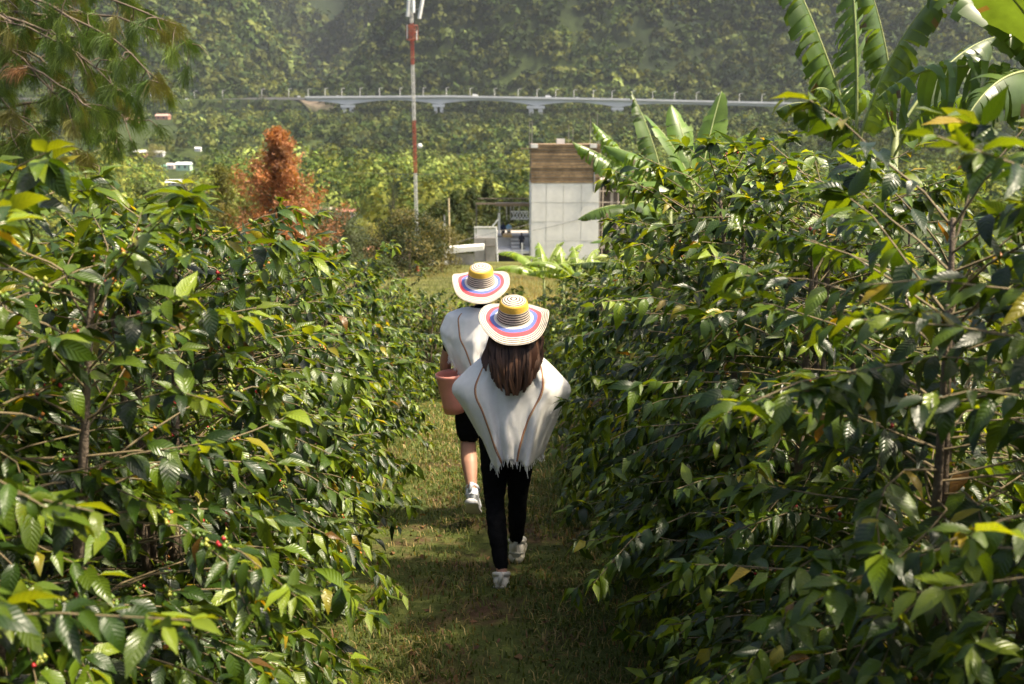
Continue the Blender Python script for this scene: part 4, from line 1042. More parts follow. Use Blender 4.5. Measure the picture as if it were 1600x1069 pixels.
for i, (px, Y, tp, lb) in enumerate([(850, 20, 432, 'small bright banana plant below the white wall'), (880, 21, 430, 'small banana plant at the foot of the building'), (905, 19.5, 440, 'small banana plant left of the feathered leaves')]):
    b = gb(px, Y); banana(b, height_to(b, tp, Y), lb, [(150 + 20 * i, 1.3, .36, 55, 80, .8), (60, 1.2, .36, 65, 70, .7), (100, 1.0, .34, 75, 60, .6), (20 + 10 * i, 1.2, .36, 45, 80, .8), (230, .8, .3, 65, 70, .5), (190, 1.1, .32, 35, 60, .7), (300, .8, .3, 55, 80, .6)], 20 + i, 'young banana plants below the building', .05, (.13, .19, .03))

# --- pine with long drooping needles, its trunk left of the picture
def pine():
    rg = np.random.RandomState(12); bx, by = -8.6, 14.0; g = gz(bx, by)
    root = thing('pine_tree', (bx, by, g), 'pine tree reaching in at upper left with long drooping needle tufts', 'tree')
    tb = MB(); tb.tube([(0, 0, -.3), (.1, 0, 4), (0, .1, 9), (.1, 0, 13)], [.24, .19, .13, .03], 10); build('trunk', tb, M_BARK, root, True)
    o = np.array([bx, by, g])
    NP, ND, NL, NC = [], [], [], []
    def tuft(p, d, L, col, n=85):
        dd = d / np.linalg.norm(d) * .55 + rg.randn(n, 3) * .33 + [0, 0, -.35]
        NP.append(p + rg.randn(n, 3) * .025 - d / np.linalg.norm(d) * (rg.rand(n, 1) * .16)); ND.append(dd); NL.append(L * rg.uniform(.7, 1.15, n)); NC.append(np.tile(col, (n, 1)) * rg.uniform(.7, 1.3, (n, 1)))
    green = [np.array(c) for c in ((.08, .14, .025), (.11, .165, .03), (.06, .10, .025), (.15, .15, .04))]
    ends = [(300, 68, 13.4), (275, 40, 13.0), (255, 130, 13.2), (235, 20, 14.0), (215, 95, 14.4), (200, 150, 13.2), (165, 45, 13.6), (150, 120, 14.2), (130, 190, 13.4), (105, 75, 13.0), (95, 160, 14.0), (60, 30, 13.6),
            (60, 215, 13.6), (30, 110, 14.2), (25, 185, 13.2), (180, 215, 14.4), (140, 255, 14.0), (-10, 60, 13.4), (190, -10, 13.6), (250, -30, 14.0), (110, -20, 14.2), (155, 175, 12.8), (45, 265, 14.4), (215, 190, 14.6)]
    for i, (px, py, Y) in enumerate(ends):
        e = at(px, py, Y) - o; hz = e[2] + rg.uniform(-.2, 1.3) + .25 * (e[0] / 5)
        br = curve_pts([(0.1, 0, hz), e * [.35, .6, 0] + [0, rg.randn() * .3, hz + .1], e * [.72, .9, 0] + [0, rg.randn() * .15, (hz + e[2]) / 2 + .25], e], 16) + rg.randn(16, 3) * .02
        limb = build('branch', MB().tube(br, np.linspace(.035, .008, 16), 5), M_BARK, root, True)
        tuft(e, br[-1] - br[-3], .30, green[rg.randint(4)], 110)
        for k in range(6, 16):
            for q in range(2):
                if rg.rand() < .8:
                    d = rg.randn(3) * [.9, .9, .5] + [.35, 0, -.25]; d /= np.linalg.norm(d); l = rg.uniform(.15, .5)
                    p1 = br[k] + d * l + [0, 0, -.3 * l]; mid = br[k] + d * l * .5 + rg.randn(3) * .03
                    build('twig', MB().tube(curve_pts([br[k], mid, p1], 5), [.009, .008, .007, .006, .004], 4, cap=False), M_BARK, limb, True)
                    if rg.rand() < .78: tuft(p1, p1 - mid, rg.uniform(.2, .34), green[rg.randint(4)] if rg.rand() > .025 else np.array((.16, .09, .04)), rg.randint(50, 110))
    P = np.vstack(NP); D = np.vstack(ND); L = np.concatenate(NL); C = np.vstack(NC); n = len(P)
    D /= np.linalg.norm(D, axis=1)[:, None]; S = np.cross(D, [.2, 1, .1]); S /= np.linalg.norm(S, axis=1)[:, None] + 1e-9; S *= .0028
    m = P + D * (L * .5)[:, None]; t = m + (D * .6 + [0, 0, -.55]) * (L * .5)[:, None]
    V = np.stack([P - S, P + S, m + S, m - S, t], 1).reshape(-1, 3); b = (np.arange(n) * 5)[:, None]
    F = np.concatenate([b + [0, 1, 2], b + [0, 2, 3], b + [3, 2, 4]], 0)
    nd = link('needles', mesh_from('needles', V, F, np.repeat(C, 5, 0), 'POINT', M_NEEDLE, False), root); nd['kind'] = 'stuff'
pine()
# ------------------------------------------------------------------ people
def remesh(o, vox=0.008, smooth=6):
    m = o.modifiers.new('remesh', 'REMESH'); m.mode = 'VOXEL'; m.voxel_size = vox; m.use_smooth_shade = True
    if smooth: s = o.modifiers.new('smooth', 'SMOOTH'); s.iterations = smooth; s.factor = 0.5
def limb(mb, P, r, n=12, ell=None, k=10, ax=None):
    P = np.asarray(P, float); m = len(P)
    Q = curve_pts(P, k); rr = np.interp(np.linspace(0, m - 1, k), range(m), r)
    mb.tube(Q, rr, n, ell=ell, ax=ax)
    for e, rad in ((Q[0], rr[0]), (Q[-1], rr[-1])): mb.add(ICO2[0] * rad * .98 + e, [tuple(f) for f in ICO2[1]])
def ball(mb, c, r): mb.add(ICO2[0] * np.array(r) + np.array(c), [tuple(f) for f in ICO2[1]])
def hand(mb, w, d, up, curl, s=1.0, thumb=1):
    """palm and five bent fingers; w wrist, d pointing direction, up = back of the hand"""
    d = np.array(d, float); d /= np.linalg.norm(d); up = np.array(up, float); up -= d * (up @ d); up /= np.linalg.norm(up); sx = np.cross(d, up) * thumb
    w = np.array(w, float)
    mb.tube([w, w + d * .045 * s, w + d * .09 * s], np.array([.028, .04, .038]) * s, 10, ell=.42, ax=sx)
    for i, (off, ln) in enumerate(((-.03, .066), (-.010, .076), (.010, .071), (.029, .055))):
        p = w + d * .085 * s + sx * -off * s; a = 0; pts = [p]
        for seg in (.45, .32, .23):
            a += curl; pts.append(pts[-1] + (d * math.cos(a) - up * math.sin(a)) * ln * seg * s)
        limb(mb, pts, [.0095 * s, .009 * s, .0085 * s, .007 * s], 8, k=8)
    p = w + d * .025 * s + sx * .028 * s
    limb(mb, [p, p + (d * .6 + sx * .7) * .035 * s, p + (d * .9 + sx * .35 - up * .4) * .062 * s], [.013 * s, .011 * s, .008 * s], 8, k=7)
def head(mb, c, yaw=0.0, s=1.0):
    c = np.array(c, float); f = np.array([math.sin(yaw), math.cos(yaw), 0]); sd_ = np.array([f[1], -f[0], 0])
    V = ICO2[0].copy(); L = V @ np.stack([sd_, f, [0, 0, 1]]) if False else V
    P = c + (V[:, :1] * .076 * sd_ + V[:, 1:2] * .098 * f + V[:, 2:3] * np.array([0, 0, .118])) * s
    mb.add(P, [tuple(t) for t in ICO2[1]])
    ball(mb, c + (f * .045 + [0, 0, -.07]) * s, np.array([.052, .055, .05]) * s)                 # jaw and chin
    limb(mb, [c + (f * .09 + [0, 0, .018]) * s, c + (f * .115 + [0, 0, -.022]) * s], [.009 * s, .015 * s], 8, k=5)   # nose
    limb(mb, [c + (f * .088 - sd_ * .022 + [0, 0, -.062]) * s, c + (f * .094 + [0, 0, -.060]) * s, c + (f * .088 + sd_ * .022 + [0, 0, -.062]) * s], [.006, .009, .006], 8, k=6)
    for q in (-1, 1):
        ball(mb, c + (f * -.005 + sd_ * q * .078 + [0, 0, -.012]) * s, np.array([.010, .020, .032]) * s)     # ear
        ball(mb, c + (f * .083 + sd_ * q * .033 + [0, 0, .026]) * s, np.array([.022, .014, .008]) * s)       # brow
def eyes(root, c, yaw, s=1.0):
    f = np.array([math.sin(yaw), math.cos(yaw), 0]); sd_ = np.array([f[1], -f[0], 0]); c = np.array(c, float)
    for q in (-1, 1):
        mb = MB(); mb.add(ICO2[0] * .012 * s + c + (f * .084 + sd_ * q * .032 + [0, 0, .004]) * s, [tuple(t) for t in ICO2[1]], (.75, .72, .7))
        mb.add(ICO2[0] * .006 * s + c + (f * .093 + sd_ * q * .032 + [0, 0, .004]) * s, [tuple(t) for t in ICO2[1]], (.06, .03, .02)); build('eye', mb, M_SHOE, root, True)

def hat(root, c, tilt, rc, Rb, hc, seed, dark=1.0):
    """woven hat: domed crown, brim turned up at the sides and down behind; rings woven in"""
    seg = 84; rg = np.random.RandomState(seed)
    prof = []
    for t in np.linspace(0, 1, 26): prof.append((rc * .80 * math.sin(t * math.pi / 2) ** .9, hc - hc * .20 * (1 - math.cos(t * math.pi / 2)), 0))
    for t in np.linspace(0, 1, 30)[1:]: prof.append((rc * (.80 + .20 * t ** .8), hc * (.80 - .80 * t), 0))
    for t in np.linspace(0, 1, 44)[1:]: prof.append((rc + (Rb - rc) * t, 0, t))
    V = []; th = np.linspace(0, 2 * math.pi, seg + 1)[:-1]
    for r, z, t in prof:
        for a in th:
            sx, sy = math.cos(a), math.sin(a)          # sx: side, sy: forward
            dz = 0
            if t > 0:
                dz = t ** 1.3 * (.026 * abs(sx) ** 3 - .046 * max(0, -sy) ** 1.1 - .035 * max(0, sy) ** 2 + .008 * math.sin(3 * a + seed)) + .006 * math.sin(5 * a + seed) * t
            rr = r * (1 - .07 * t * abs(sx) ** 3); V.append((rr * sx, rr * sy * 1.06, z + dz))
    V = np.array(V); n = len(prof); F = []; C = []
    cream = np.array([.66, .60, .50]); blk = np.array([.045, .035, .03]) * dark
    cum = 0
    for i in range(n - 1):
        r, z, t = prof[i]
        if i < 17: q = cream if (i // 2) % 2 == 0 else blk * 2
        elif i < 33: q = np.array([.68, .43, .06])
        elif t == 0: q = cream if i % 4 in (0, 1) else blk * 1.3
        elif t < .09: q = cream
        elif t < .15: q = cream * 1.1
        elif t < .36: q = np.array([.13, .17, .42])
        elif t < .60: q = np.array([.62, .085, .10])
        else: q = cream * 1.08 if i % 4 in (0, 1) else blk * (1.4 if i % 4 == 2 else 5)
        for k in range(seg):
            k2 = (k + 1) % seg; F.append((i*seg+k, i*seg+k2, (i+1)*seg+k2, (i+1)*seg+k)); C.append(tuple(q * rg.uniform(.86, 1.1)))
    F.append(tuple(range(seg))[::-1]); C.append(tuple(cream))
    Rm = np.array(Matrix.Rotation(tilt, 3, 'X')); V = V @ Rm.T + np.array(c)
    o = build('hat', MB().add(V, F, C), M_STRAW, root, True)
    s = o.modifiers.new('thickness', 'SOLIDIFY'); s.thickness = .004; s.offset = 0
    return o

def shoe(root, heel, yaw, pitch, c_up, c_sole, s=1.0):
    """trainer: heel at origin, toe forward (+Y); chunky sole, padded collar, laces"""
    Rz = np.array(Matrix.Rotation(-yaw, 3, 'Z')) @ np.array(Matrix.Rotation(-pitch, 3, 'X')); heel = np.array(heel, float)
    def tr(V): return (np.asarray(V, float) * s) @ Rz.T + heel
    ys = [-.012, .01, .05, .10, .16, .21, .25, .268]; w = [.024, .037, .041, .037, .045, .047, .036, .012]
    def loft(z0s, z1s, wf):
        V = []; F = []; n = 12
        for i, y in enumerate(ys):
            for k in range(n):
                a = 2 * math.pi * k / n; zz = (z0s[i] + z1s[i]) / 2 + (z1s[i] - z0s[i]) / 2 * np.sign(math.sin(a)) * abs(math.sin(a)) ** .8
                V.append((w[i] * wf * np.sign(math.cos(a)) * abs(math.cos(a)) ** .9, y, zz))
        for i in range(len(ys) - 1):
            for k in range(n): k2 = (k + 1) % n; F.append((i*n+k, i*n+k2, (i+1)*n+k2, (i+1)*n+k))
        F += [tuple(range(n))[::-1], tuple((len(ys)-1)*n+k for k in range(n))]
        return V, F
    V, F = loft([0] * 5 + [.004, .014, .024], [.036, .036, .034, .03, .028, .03, .034, .038], 1.08)
    r = build('sole', MB().add(tr(V), F, c_sole), M_SHOE, None, True)
    V, F = loft([.03] * 8, [.10, .118, .112, .10, .086, .07, .058, .045], 1.0)
    u = build('shoe', MB().add(tr(V), F, c_up), M_SHOE, root, True)
    r.parent = u
    mb = MB()
    mb.tube(tr([(.036 * math.cos(a), .045 + .05 * math.sin(a), .106 - .014 * math.sin(a)) for a in np.linspace(0, 6.283, 15)]), .011 * s, 6, tuple(np.array(c_up) * .9)); build('collar', mb, M_SHOE, u, True)
    mb = MB().tube(tr([(-.012, -.016, .075), (-.004, -.02, .105), (0, -.024, .128)]), .012 * s, 6, c_up); build('heel_tab', mb, M_SHOE, u, True)
    mb = MB()
    for k in range(4): mb.tube(tr([(-.028, .115 + k * .022, .088 - k * .008), (0, .12 + k * .022, .103 - k * .008), (.028, .115 + k * .022, .088 - k * .008)]), .004 * s, 5, (.7, .7, .7))
    build('laces', mb, M_SHOE, u)
    mb = MB().tube(tr([(-.038, .0, .055), (0, -.016, .06), (.038, .0, .055)]), .007 * s, 5, tuple(np.array(c_up) * .72)); build('heel_counter', mb, M_SHOE, u, True)

TT = np.linspace(0, 1, 61)
def smooth_tab(ts, *tabs):
    out = []
    for tb in tabs:
        v = np.interp(TT, ts, tb)
        for _ in range(3): v[1:-1] = (v[:-2] + 2 * v[1:-1] + v[2:]) / 4
        out.append(v)
    return out
def wrinkle(o, size, strength):
    t = bpy.data.textures.new('folds', 'CLOUDS'); t.noise_scale = size; t.noise_depth = 2
    d = o.modifiers.new('folds', 'DISPLACE'); d.texture = t; d.strength = strength; d.mid_level = .5
def poncho(root, S, stripes, hem_u, seed, fringe=True, nU=120, nT=46):
    """S(u, t): u in 0..1 round the body (0 = left edge, .25 = back, .5 = right edge, .75 = front), t 0 neck .. 1 hem"""
    nU = 180
    U = np.linspace(0, 1, nU + 1)[:-1]; T = np.linspace(0, 1, nT)
    V = np.array([[S(u, t) for u in U] for t in T]).reshape(-1, 3)
    F = [(i*nU+k, i*nU+(k+1) % nU, (i+1)*nU+(k+1) % nU, (i+1)*nU+k) for i in range(nT - 1) for k in range(nU)]
    o = build('poncho', MB().add(V, F), M_CLOTHW, root, True)
    m = o.modifiers.new('thickness', 'SOLIDIFY'); m.thickness = .004
    rg = np.random.RandomState(seed)
    for path in stripes:
        Q = curve_pts([(a, b, 0) for a, b in path], 40)[:, :2]; du = .0034
        for off, col, nm in ((-du * .5, (.34, .15, .11), 0), (du * .6, (.62, .36, .18), 1)):
            V = []; F = []
            for k, (u, t) in enumerate(Q):
                for e in (-.5, .5):
                    uu = (u + off + e * du) % 1; p = np.array(S(uu, min(t, .999))); n_ = np.cross(np.array(S((uu + .004) % 1, min(t, .99))) - p, np.array(S(uu, min(t + .01, 1.0))) - p)
                    n_ /= np.linalg.norm(n_) + 1e-9; n_ = n_ * (1 if n_ @ np.array([p[0] * .2, p[1], 0]) > 0 else -1); V.append(p + n_ * .0035)
            for k in range(len(Q) - 1): F.append((2*k, 2*k+1, 2*k+3, 2*k+2))
            st = build('stripe', MB().add(V, F, col), M_CLOTHT, o, True)
            s = st.modifiers.new('thickness', 'SOLIDIFY'); s.thickness = .003; s.offset = 0
    if fringe:
        mb = MB()
        for u in np.arange(0, 1, .0062):
            p = np.array(S(u, 1.0)); L = rg.uniform(.012, .045) * (1.5 if rg.rand() < .2 else 1)
            q = p + np.array([rg.randn() * .010, rg.randn() * .008, -L]); mb.tube([p + [0, 0, .006], (p + q) / 2 + rg.randn(3) * .003, q], [.0032, .0028, .0012], 4, (.74, .73, .71))
        build('fringe', mb, M_CLOTHT, o)
    return o

def woman():
    W = np.array([-.02, 5.75, -0.602]); root = thing('person', W, 'woman in white poncho, black leggings and striped hat walking away, long brown hair', 'person')
    hd = (.03, .03, 1.545)
    body = MB(); head(body, hd, .05)
    limb(body, [(.02, .01, 1.30), (.025, .015, 1.40), (.03, .02, 1.47)], [.06, .052, .05], k=6)
    limb(body, [(0, 0, .90), (0, .005, 1.03), (.005, 0, 1.18), (.015, 0, 1.32), (.02, .005, 1.375)], [.150, .128, .145, .145, .075], 16, ell=[.68] * 14, k=14, ax=(1, 0, 0))
    hipL, hipR = np.array([-.085, 0, .90]), np.array([.075, 0, .90])
    kL, aL = np.array([-.085, -.02, .49]), np.array([-.037, -.29, .135]); kR, aR = np.array([.055, .10, .475]), np.array([.047, .27, .085])
    legL = [hipL, (hipL + kL) / 2 + [0, .02, 0], kL, (kL * .55 + aL * .45) + [0, -.025, 0], aL]; legR = [hipR, (hipR + kR) / 2 + [0, .02, 0], kR, (kR * .55 + aR * .45) + [0, -.03, 0], aR]
    rr = [.088, .078, .052, .050, .031]
    for lg in (legL, legR): limb(body, lg, rr, 14, k=16)
    for a in (aL, aR): limb(body, [a, a + [0, .06, -.06], a + [0, .16, -.07]], [.033, .032, .024], 10, k=6)
    for s in (-1, 1):   # arms bent forward under the poncho
        sh = np.array([.02 + s * .135, 0, 1.315]); el = np.array([.01 + s * .235, .06, 1.14]); wr = np.array([.01 + s * .13, .22, 1.08])
        limb(body, [sh, (sh + el) / 2, el, (el + wr) / 2, wr], [.048, .042, .036, .034, .025], 12, k=14); hand(body, wr, (-s * .6, .7, 0), (0, .2, 1), .45, .95, -s)
    o = build('body', body, M_SKIN, root, True); remesh(o, .007); eyes(root, hd, .05)
    lg = MB(); rr2 = [.097, .086, .060, .057, .042]
    for L in (legL, legR):
        L2 = list(L); L2[-1] = L[-1] * .76 + L[-2] * .24; limb(lg, L2, rr2, 16, k=18)
    limb(lg, [(-.005, 0, .84), (-.003, 0, .92), (0, 0, 1.02)], [.150, .158, .138], 18, ell=.72, k=8, ax=(1, 0, 0))
    o = build('leggings', lg, M_BLACK, root, True); remesh(o, .008, 5); wrinkle(o, .045, .016)
    cream, sole = (.66, .62, .54), (.58, .53, .42)
    shoe(root, aL + [-.004, -.045, -.125], -.02, R(8), cream, sole, 1.22); shoe(root, aR + [0, -.05, -.105], .06, R(2), cream, sole, 1.22)
    # long hair falling over the poncho
    rg = np.random.RandomState(3); hb = MB()
    V = []; F = []; n = 20; zs = np.linspace(1.575, 1.215, 14)
    for i, z in enumerate(zs):
        f = i / 13; hw = np.interp(f, [0, .25, .5, .8, .93, 1], [.08, .145, .150, .115, .075, .03]); y0 = np.interp(f, [0, .3, .6, 1], [-.02, -.085, -.125, -.145])
        for k in range(n):
            a = 2 * math.pi * k / n; V.append((.03 + hw * math.cos(a), y0 + (.05 - .02 * f) * math.sin(a) - .02 * math.sin(a) ** 2, z))
    for i in range(13):
        for k in range(n): k2 = (k + 1) % n; F.append((i*n+k, i*n+k2, (i+1)*n+k2, (i+1)*n+k))
    F += [tuple(range(n)), tuple(13*n + k for k in range(n))[::-1]]
    hb.add(V, F, (.030, .013, .008))
    for j in range(3200):
        a = rg.uniform(-1.0, 1.0); lay = rg.uniform(0, .02); lk = int((a + 1) * 19); lr = np.random.RandomState(lk + 50); e = 1.20 + .13 * abs(a) ** 2.8 + .03 * a * a + lr.uniform(0, .035) + rg.uniform(0, .02); wv = lr.uniform(-.022, .022) + rg.uniform(-.004, .004); ph = lr.rand() * 6 + rg.rand() * .8; lay += .022 * lr.rand(); a += .012 * math.sin(lk * 5.0); hr = []
        m = 9
        for i in range(m):
            f = i / (m - 1); z = 1.585 + (e - 1.585) * f; ff = (1.60 - z) / .40
            hw = np.interp(ff, [-.1, .25, .5, .8, .93, 1.05], [.085, .162, .175, .155, .125, .10]); y0 = np.interp(ff, [-.1, .3, .6, 1], [-.055, -.165, -.205, -.225])
            hr.append((.03 + hw * a + wv * math.sin(f * 6 + ph), y0 + .085 * a * a + lay + .006 * math.sin(f * 9 + ph), z))
        hr = np.array(hr); w = rg.uniform(.0008, .0026); c = np.array([.080, .040, .023]) * rg.uniform(.6, 1.4) * lr.uniform(.5, 1.5)
        V = np.stack([hr - [w, 0, 0], hr + [w, 0, 0]], 1).reshape(-1, 3); hb.add(V, [(2*i, 2*i+1, 2*i+3, 2*i+2) for i in range(m - 1)], tuple(c))
    build('hair', hb, M_HAIR, root, True)
    hat(root, (.03, .01, 1.622), R(19), .098, .222, .128, 2)
    # poncho
    ts = [0, .06, .14, .30, .36, .6, .8, 1.0]; zs_ = [1.455, 1.425, 1.375, 1.245, 1.185, 1.02, .90, .795]
    wl_ = [.085, .125, .195, .352, .360, .262, .20, .150]; wr_ = [.085, .125, .195, .345, .355, .275, .225, .185]
    bd = [.06, .085, .105, .135, .15, .175, .185, .19]; fd = [.06, .09, .13, .22, .25, .24, .21, .18]
    wl_, wr_, zs_, bd, fd = smooth_tab(ts, wl_, wr_, zs_, bd, fd); ts = TT
    def S(u, t):
        wl2 = np.interp(t, ts, wl_); wr2 = np.interp(t, ts, wr_); z = np.interp(t, ts, zs_); b = np.interp(t, ts, bd); fr = np.interp(t, ts, fd)
        cx = .02; th = 2 * math.pi * u; c = -math.cos(th); s = math.sin(th)
        x = c * (wr2 if c > 0 else wl2); p = 1 - abs(c) ** (2.4 + .4 * min(1, t * 3))
        y = -b * p if s > 0 else fr * p
        f = t ** 1.2
        if s > 0:
            y += f * (.034 * math.sin(c * 10 - 1.4 + .6 * t) + .020 * math.sin(c * 19 + 2 * t)) * p
            y -= .05 * f * math.exp(-((abs(c) - .42) / .16) ** 2)                      # two soft folds either side of the centre
        else: y += f * .02 * math.sin(c * 11)
        z2 = z + (-.03 * f * math.exp(-((abs(c) - .62) / .22) ** 2) + .018 * f * math.exp(-(c / .3) ** 2) - .012 * f * math.sin(c * 7)) * (1 if t > .3 else t / .3)
        if s > 0: y += .007 * f * math.sin(c * 27 + 6 * t) * p + .014 * float(vnoise(np.array(c * 5), np.array(t * 4), 4)) * p + .006 * float(vnoise(np.array(c * 14), np.array(t * 9), 6)) * p
        z2 += -.02 * math.exp(-((t - .3) / .1) ** 2) * abs(c) ** 3
        return (cx + x, y + .01, z2)
    def uof(c): return math.acos(-max(-1, min(1, c))) / (2 * math.pi)
    L = [(uof(c), t) for c, t in ((-.80, .10), (-.66, .24), (-.56, .42), (-.52, .6), (-.48, .8), (-.42, 1.0))]
    Rr = [(uof(c), t) for c, t in ((.82, .12), (.58, .26), (.42, .42), (.30, .6), (.20, .8), (.14, 1.0))]
    poncho(root, S, [L, Rr], None, 5)
woman()

def man():
    W = np.array([-.20, 7.0, -.733]); root = thing('person', W, 'man in white poncho, black shorts and striped hat ahead, pink bucket under his arm', 'person')
    hd = (-.01, .05, 1.705)
    body = MB(); head(body, hd, .25, 1.05)
    limb(body, [(-.0, .0, 1.44), (-.005, .02, 1.54), (-.01, .04, 1.62)], [.07, .06, .057], k=6)
    limb(body, [(0, 0, .98), (0, .0, 1.12), (0, 0, 1.28), (0, 0, 1.44), (0, 0, 1.51)], [.155, .150, .175, .195, .11], 16, ell=[.66] * 14, k=14, ax=(1, 0, 0))
    hL, hR = np.array([-.10, 0, .97]), np.array([.10, 0, .97]); kL, aL = np.array([-.125, .05, .585]), np.array([-.085, -.25, .315]); kR, aR = np.array([.09, .20, .53]), np.array([.07, .32, .075])
    legL = [hL, (hL + kL) / 2 + [0, .02, 0], kL, kL * .6 + aL * .4 + [0, -.035, -.01], aL]; legR = [hR, (hR + kR) / 2 + [0, .02, 0], kR, kR * .6 + aR * .4 + [0, -.03, 0], aR]
    for lg in (legL, legR): limb(body, lg, [.095, .085, .058, .060, .036], 14, k=18)
    limb(body, [aL, aL + [0, .02, -.07], aL + [.01, .10, -.15]], [.036, .036, .027], 10, k=6); limb(body, [aR, aR + [0, .08, -.04], aR + [0, .18, -.05]], [.036, .034, .025], 10, k=6)
    shL, eL, wL = np.array([-.20, 0, 1.45]), np.array([-.285, .08, 1.18]), np.array([-.28, .17, .91])
    limb(body, [shL, (shL + eL) / 2, eL, (eL + wL) / 2, wL], [.058, .052, .043, .042, .031], 12, k=16); hand(body, wL + [0, -.03, -.04], (.35, -.75, -.35), (-.6, -.1, -.75), .35, 1.05, 1)
    shR, eR, wR = np.array([.20, 0, 1.45]), np.array([.27, .06, 1.16]), np.array([.10, .32, 1.10])
    limb(body, [shR, (shR + eR) / 2, eR, (eR + wR) / 2, wR], [.056, .05, .042, .038, .028], 12, k=14); hand(body, wR, (-.8, .5, 0), (0, .3, 1), .5, 1.0, -1)
    o = build('body', body, M_SKIN, root, True); remesh(o, .0075); eyes(root, hd, .25, 1.05)
    sh = MB()
    for L, kk in ((legL, kL), (legR, kR)):
        L = [np.array(q) for q in L]; e = L[1] * .42 + L[2] * .58; limb(sh, [L[0], L[1], e], [.115, .108, .098], 16, k=10)
    limb(sh, [(0, 0, .90), (0, 0, 1.0), (0, 0, 1.08)], [.165, .172, .16], 18, ell=.72, k=8, ax=(1, 0, 0))
    o = build('shorts', sh, M_BLACK, root, True); remesh(o, .009, 5); wrinkle(o, .05, .02)
    # dark shirt: sleeves and collar show beside the poncho
    st = MB(); limb(st, [(0, 0, 1.05), (0, 0, 1.3), (0, 0, 1.45), (0, .01, 1.56)], [.165, .185, .205, .085], 16, ell=[.68] * 12, k=12, ax=(1, 0, 0))
    for a, b in ((shL, eL), (shR, eR)): limb(st, [a, a * .45 + b * .55], [.066, .060], 14, k=6)
    o = build('shirt', st, M_BLACK, root, True); remesh(o, .009, 4)
    blue, sole = (.60, .63, .68), (.55, .55, .56)
    shoe(root, aL + [-.005, -.085, -.075], .05, R(38), blue, sole, 1.2); shoe(root, aR + [0, -.03, -.085], .05, R(0), blue, sole, 1.2)
    hb = MB(); ball(hb, np.array(hd) + [-.005, -.025, .01], (.088, .092, .105)); o = build('hair', hb, M_HAIR, root, True)
    hat(root, (-.02, .03, 1.775), R(20), .100, .220, .130, 5, 1.6)
    ts = [0, .08, .18, .40, .7, 1.0]; zs_ = [1.60, 1.58, 1.53, 1.38, 1.24, 1.08]; wl_ = [.10, .18, .265, .315, .30, .25]; bd = [.07, .10, .13, .165, .17, .165]
    wl_, zs_, bd = smooth_tab(ts, wl_, zs_, bd); ts = TT
    def S(u, t):
        w = np.interp(t, ts, wl_); z = np.interp(t, ts, zs_); b = np.interp(t, ts, bd); th = 2 * math.pi * u; c = -math.cos(th); s = math.sin(th)
        p = (1 - abs(c) ** 2.4) ** .8; y = (-b if s > 0 else b * 1.1) * p; f = t ** 1.2
        y += f * (.022 * math.sin(c * 9 + (1 if s > 0 else 2)) + .010 * math.sin(c * 19 + 4 * t)) + t * (.018 * float(vnoise(np.array(c * 5), np.array(t * 3.5), 14)) + .007 * float(vnoise(np.array(c * 13), np.array(t * 8), 16))); z2 = z + .16 * f * abs(c) ** 2.5 - .01 * f * math.sin(c * 8)
        return (w * c, y, z2 - .0)
    def uof(c): return math.acos(-max(-1, min(1, c))) / (2 * math.pi)
    poncho(root, S, [[(uof(c), t) for c, t in ((-.72, .12), (-.55, .35), (-.38, .6), (-.20, 1.0))], [(uof(c), t) for c, t in ((.72, .12), (.55, .35), (.38, .6), (.20, 1.0))]], None, 8)
    # bucket held against his hip
    bk = thing('bucket', W + np.array([-.215, -.05, .84]), 'coral pink plastic bucket carried under the arm of the man', 'bucket')
    bk.scale = (.8, .8, 1.0); bk.rotation_euler = (R(2), R(-5), 0)
    n = 32; V = []; F = []; pr = [(.095, 0), (.104, .06), (.118, .16), (.132, .26), (.140, .272), (.140, .292), (.132, .292), (.128, .26), (.112, .12), (.092, .012)]
    for r, z in pr:
        for k in range(n): a = 2 * math.pi * k / n; V.append((r * math.cos(a), r * math.sin(a), z))
    for i in range(len(pr) - 1):
        for k in range(n): k2 = (k + 1) % n; F.append((i*n+k, i*n+k2, (i+1)*n+k2, (i+1)*n+k))
    F += [tuple(range(n))[::-1], tuple((len(pr)-1)*n + k for k in range(n))]
    build('pail', MB().add(V, F), M_PINK, bk, True)
    build('handle', MB().tube([(.143 * math.cos(a), -.05 * math.sin(a) - .02, .28 - .10 * math.sin(a)) for a in np.linspace(0, math.pi, 14)], .004, 6), M_METAL, bk, True)
man()

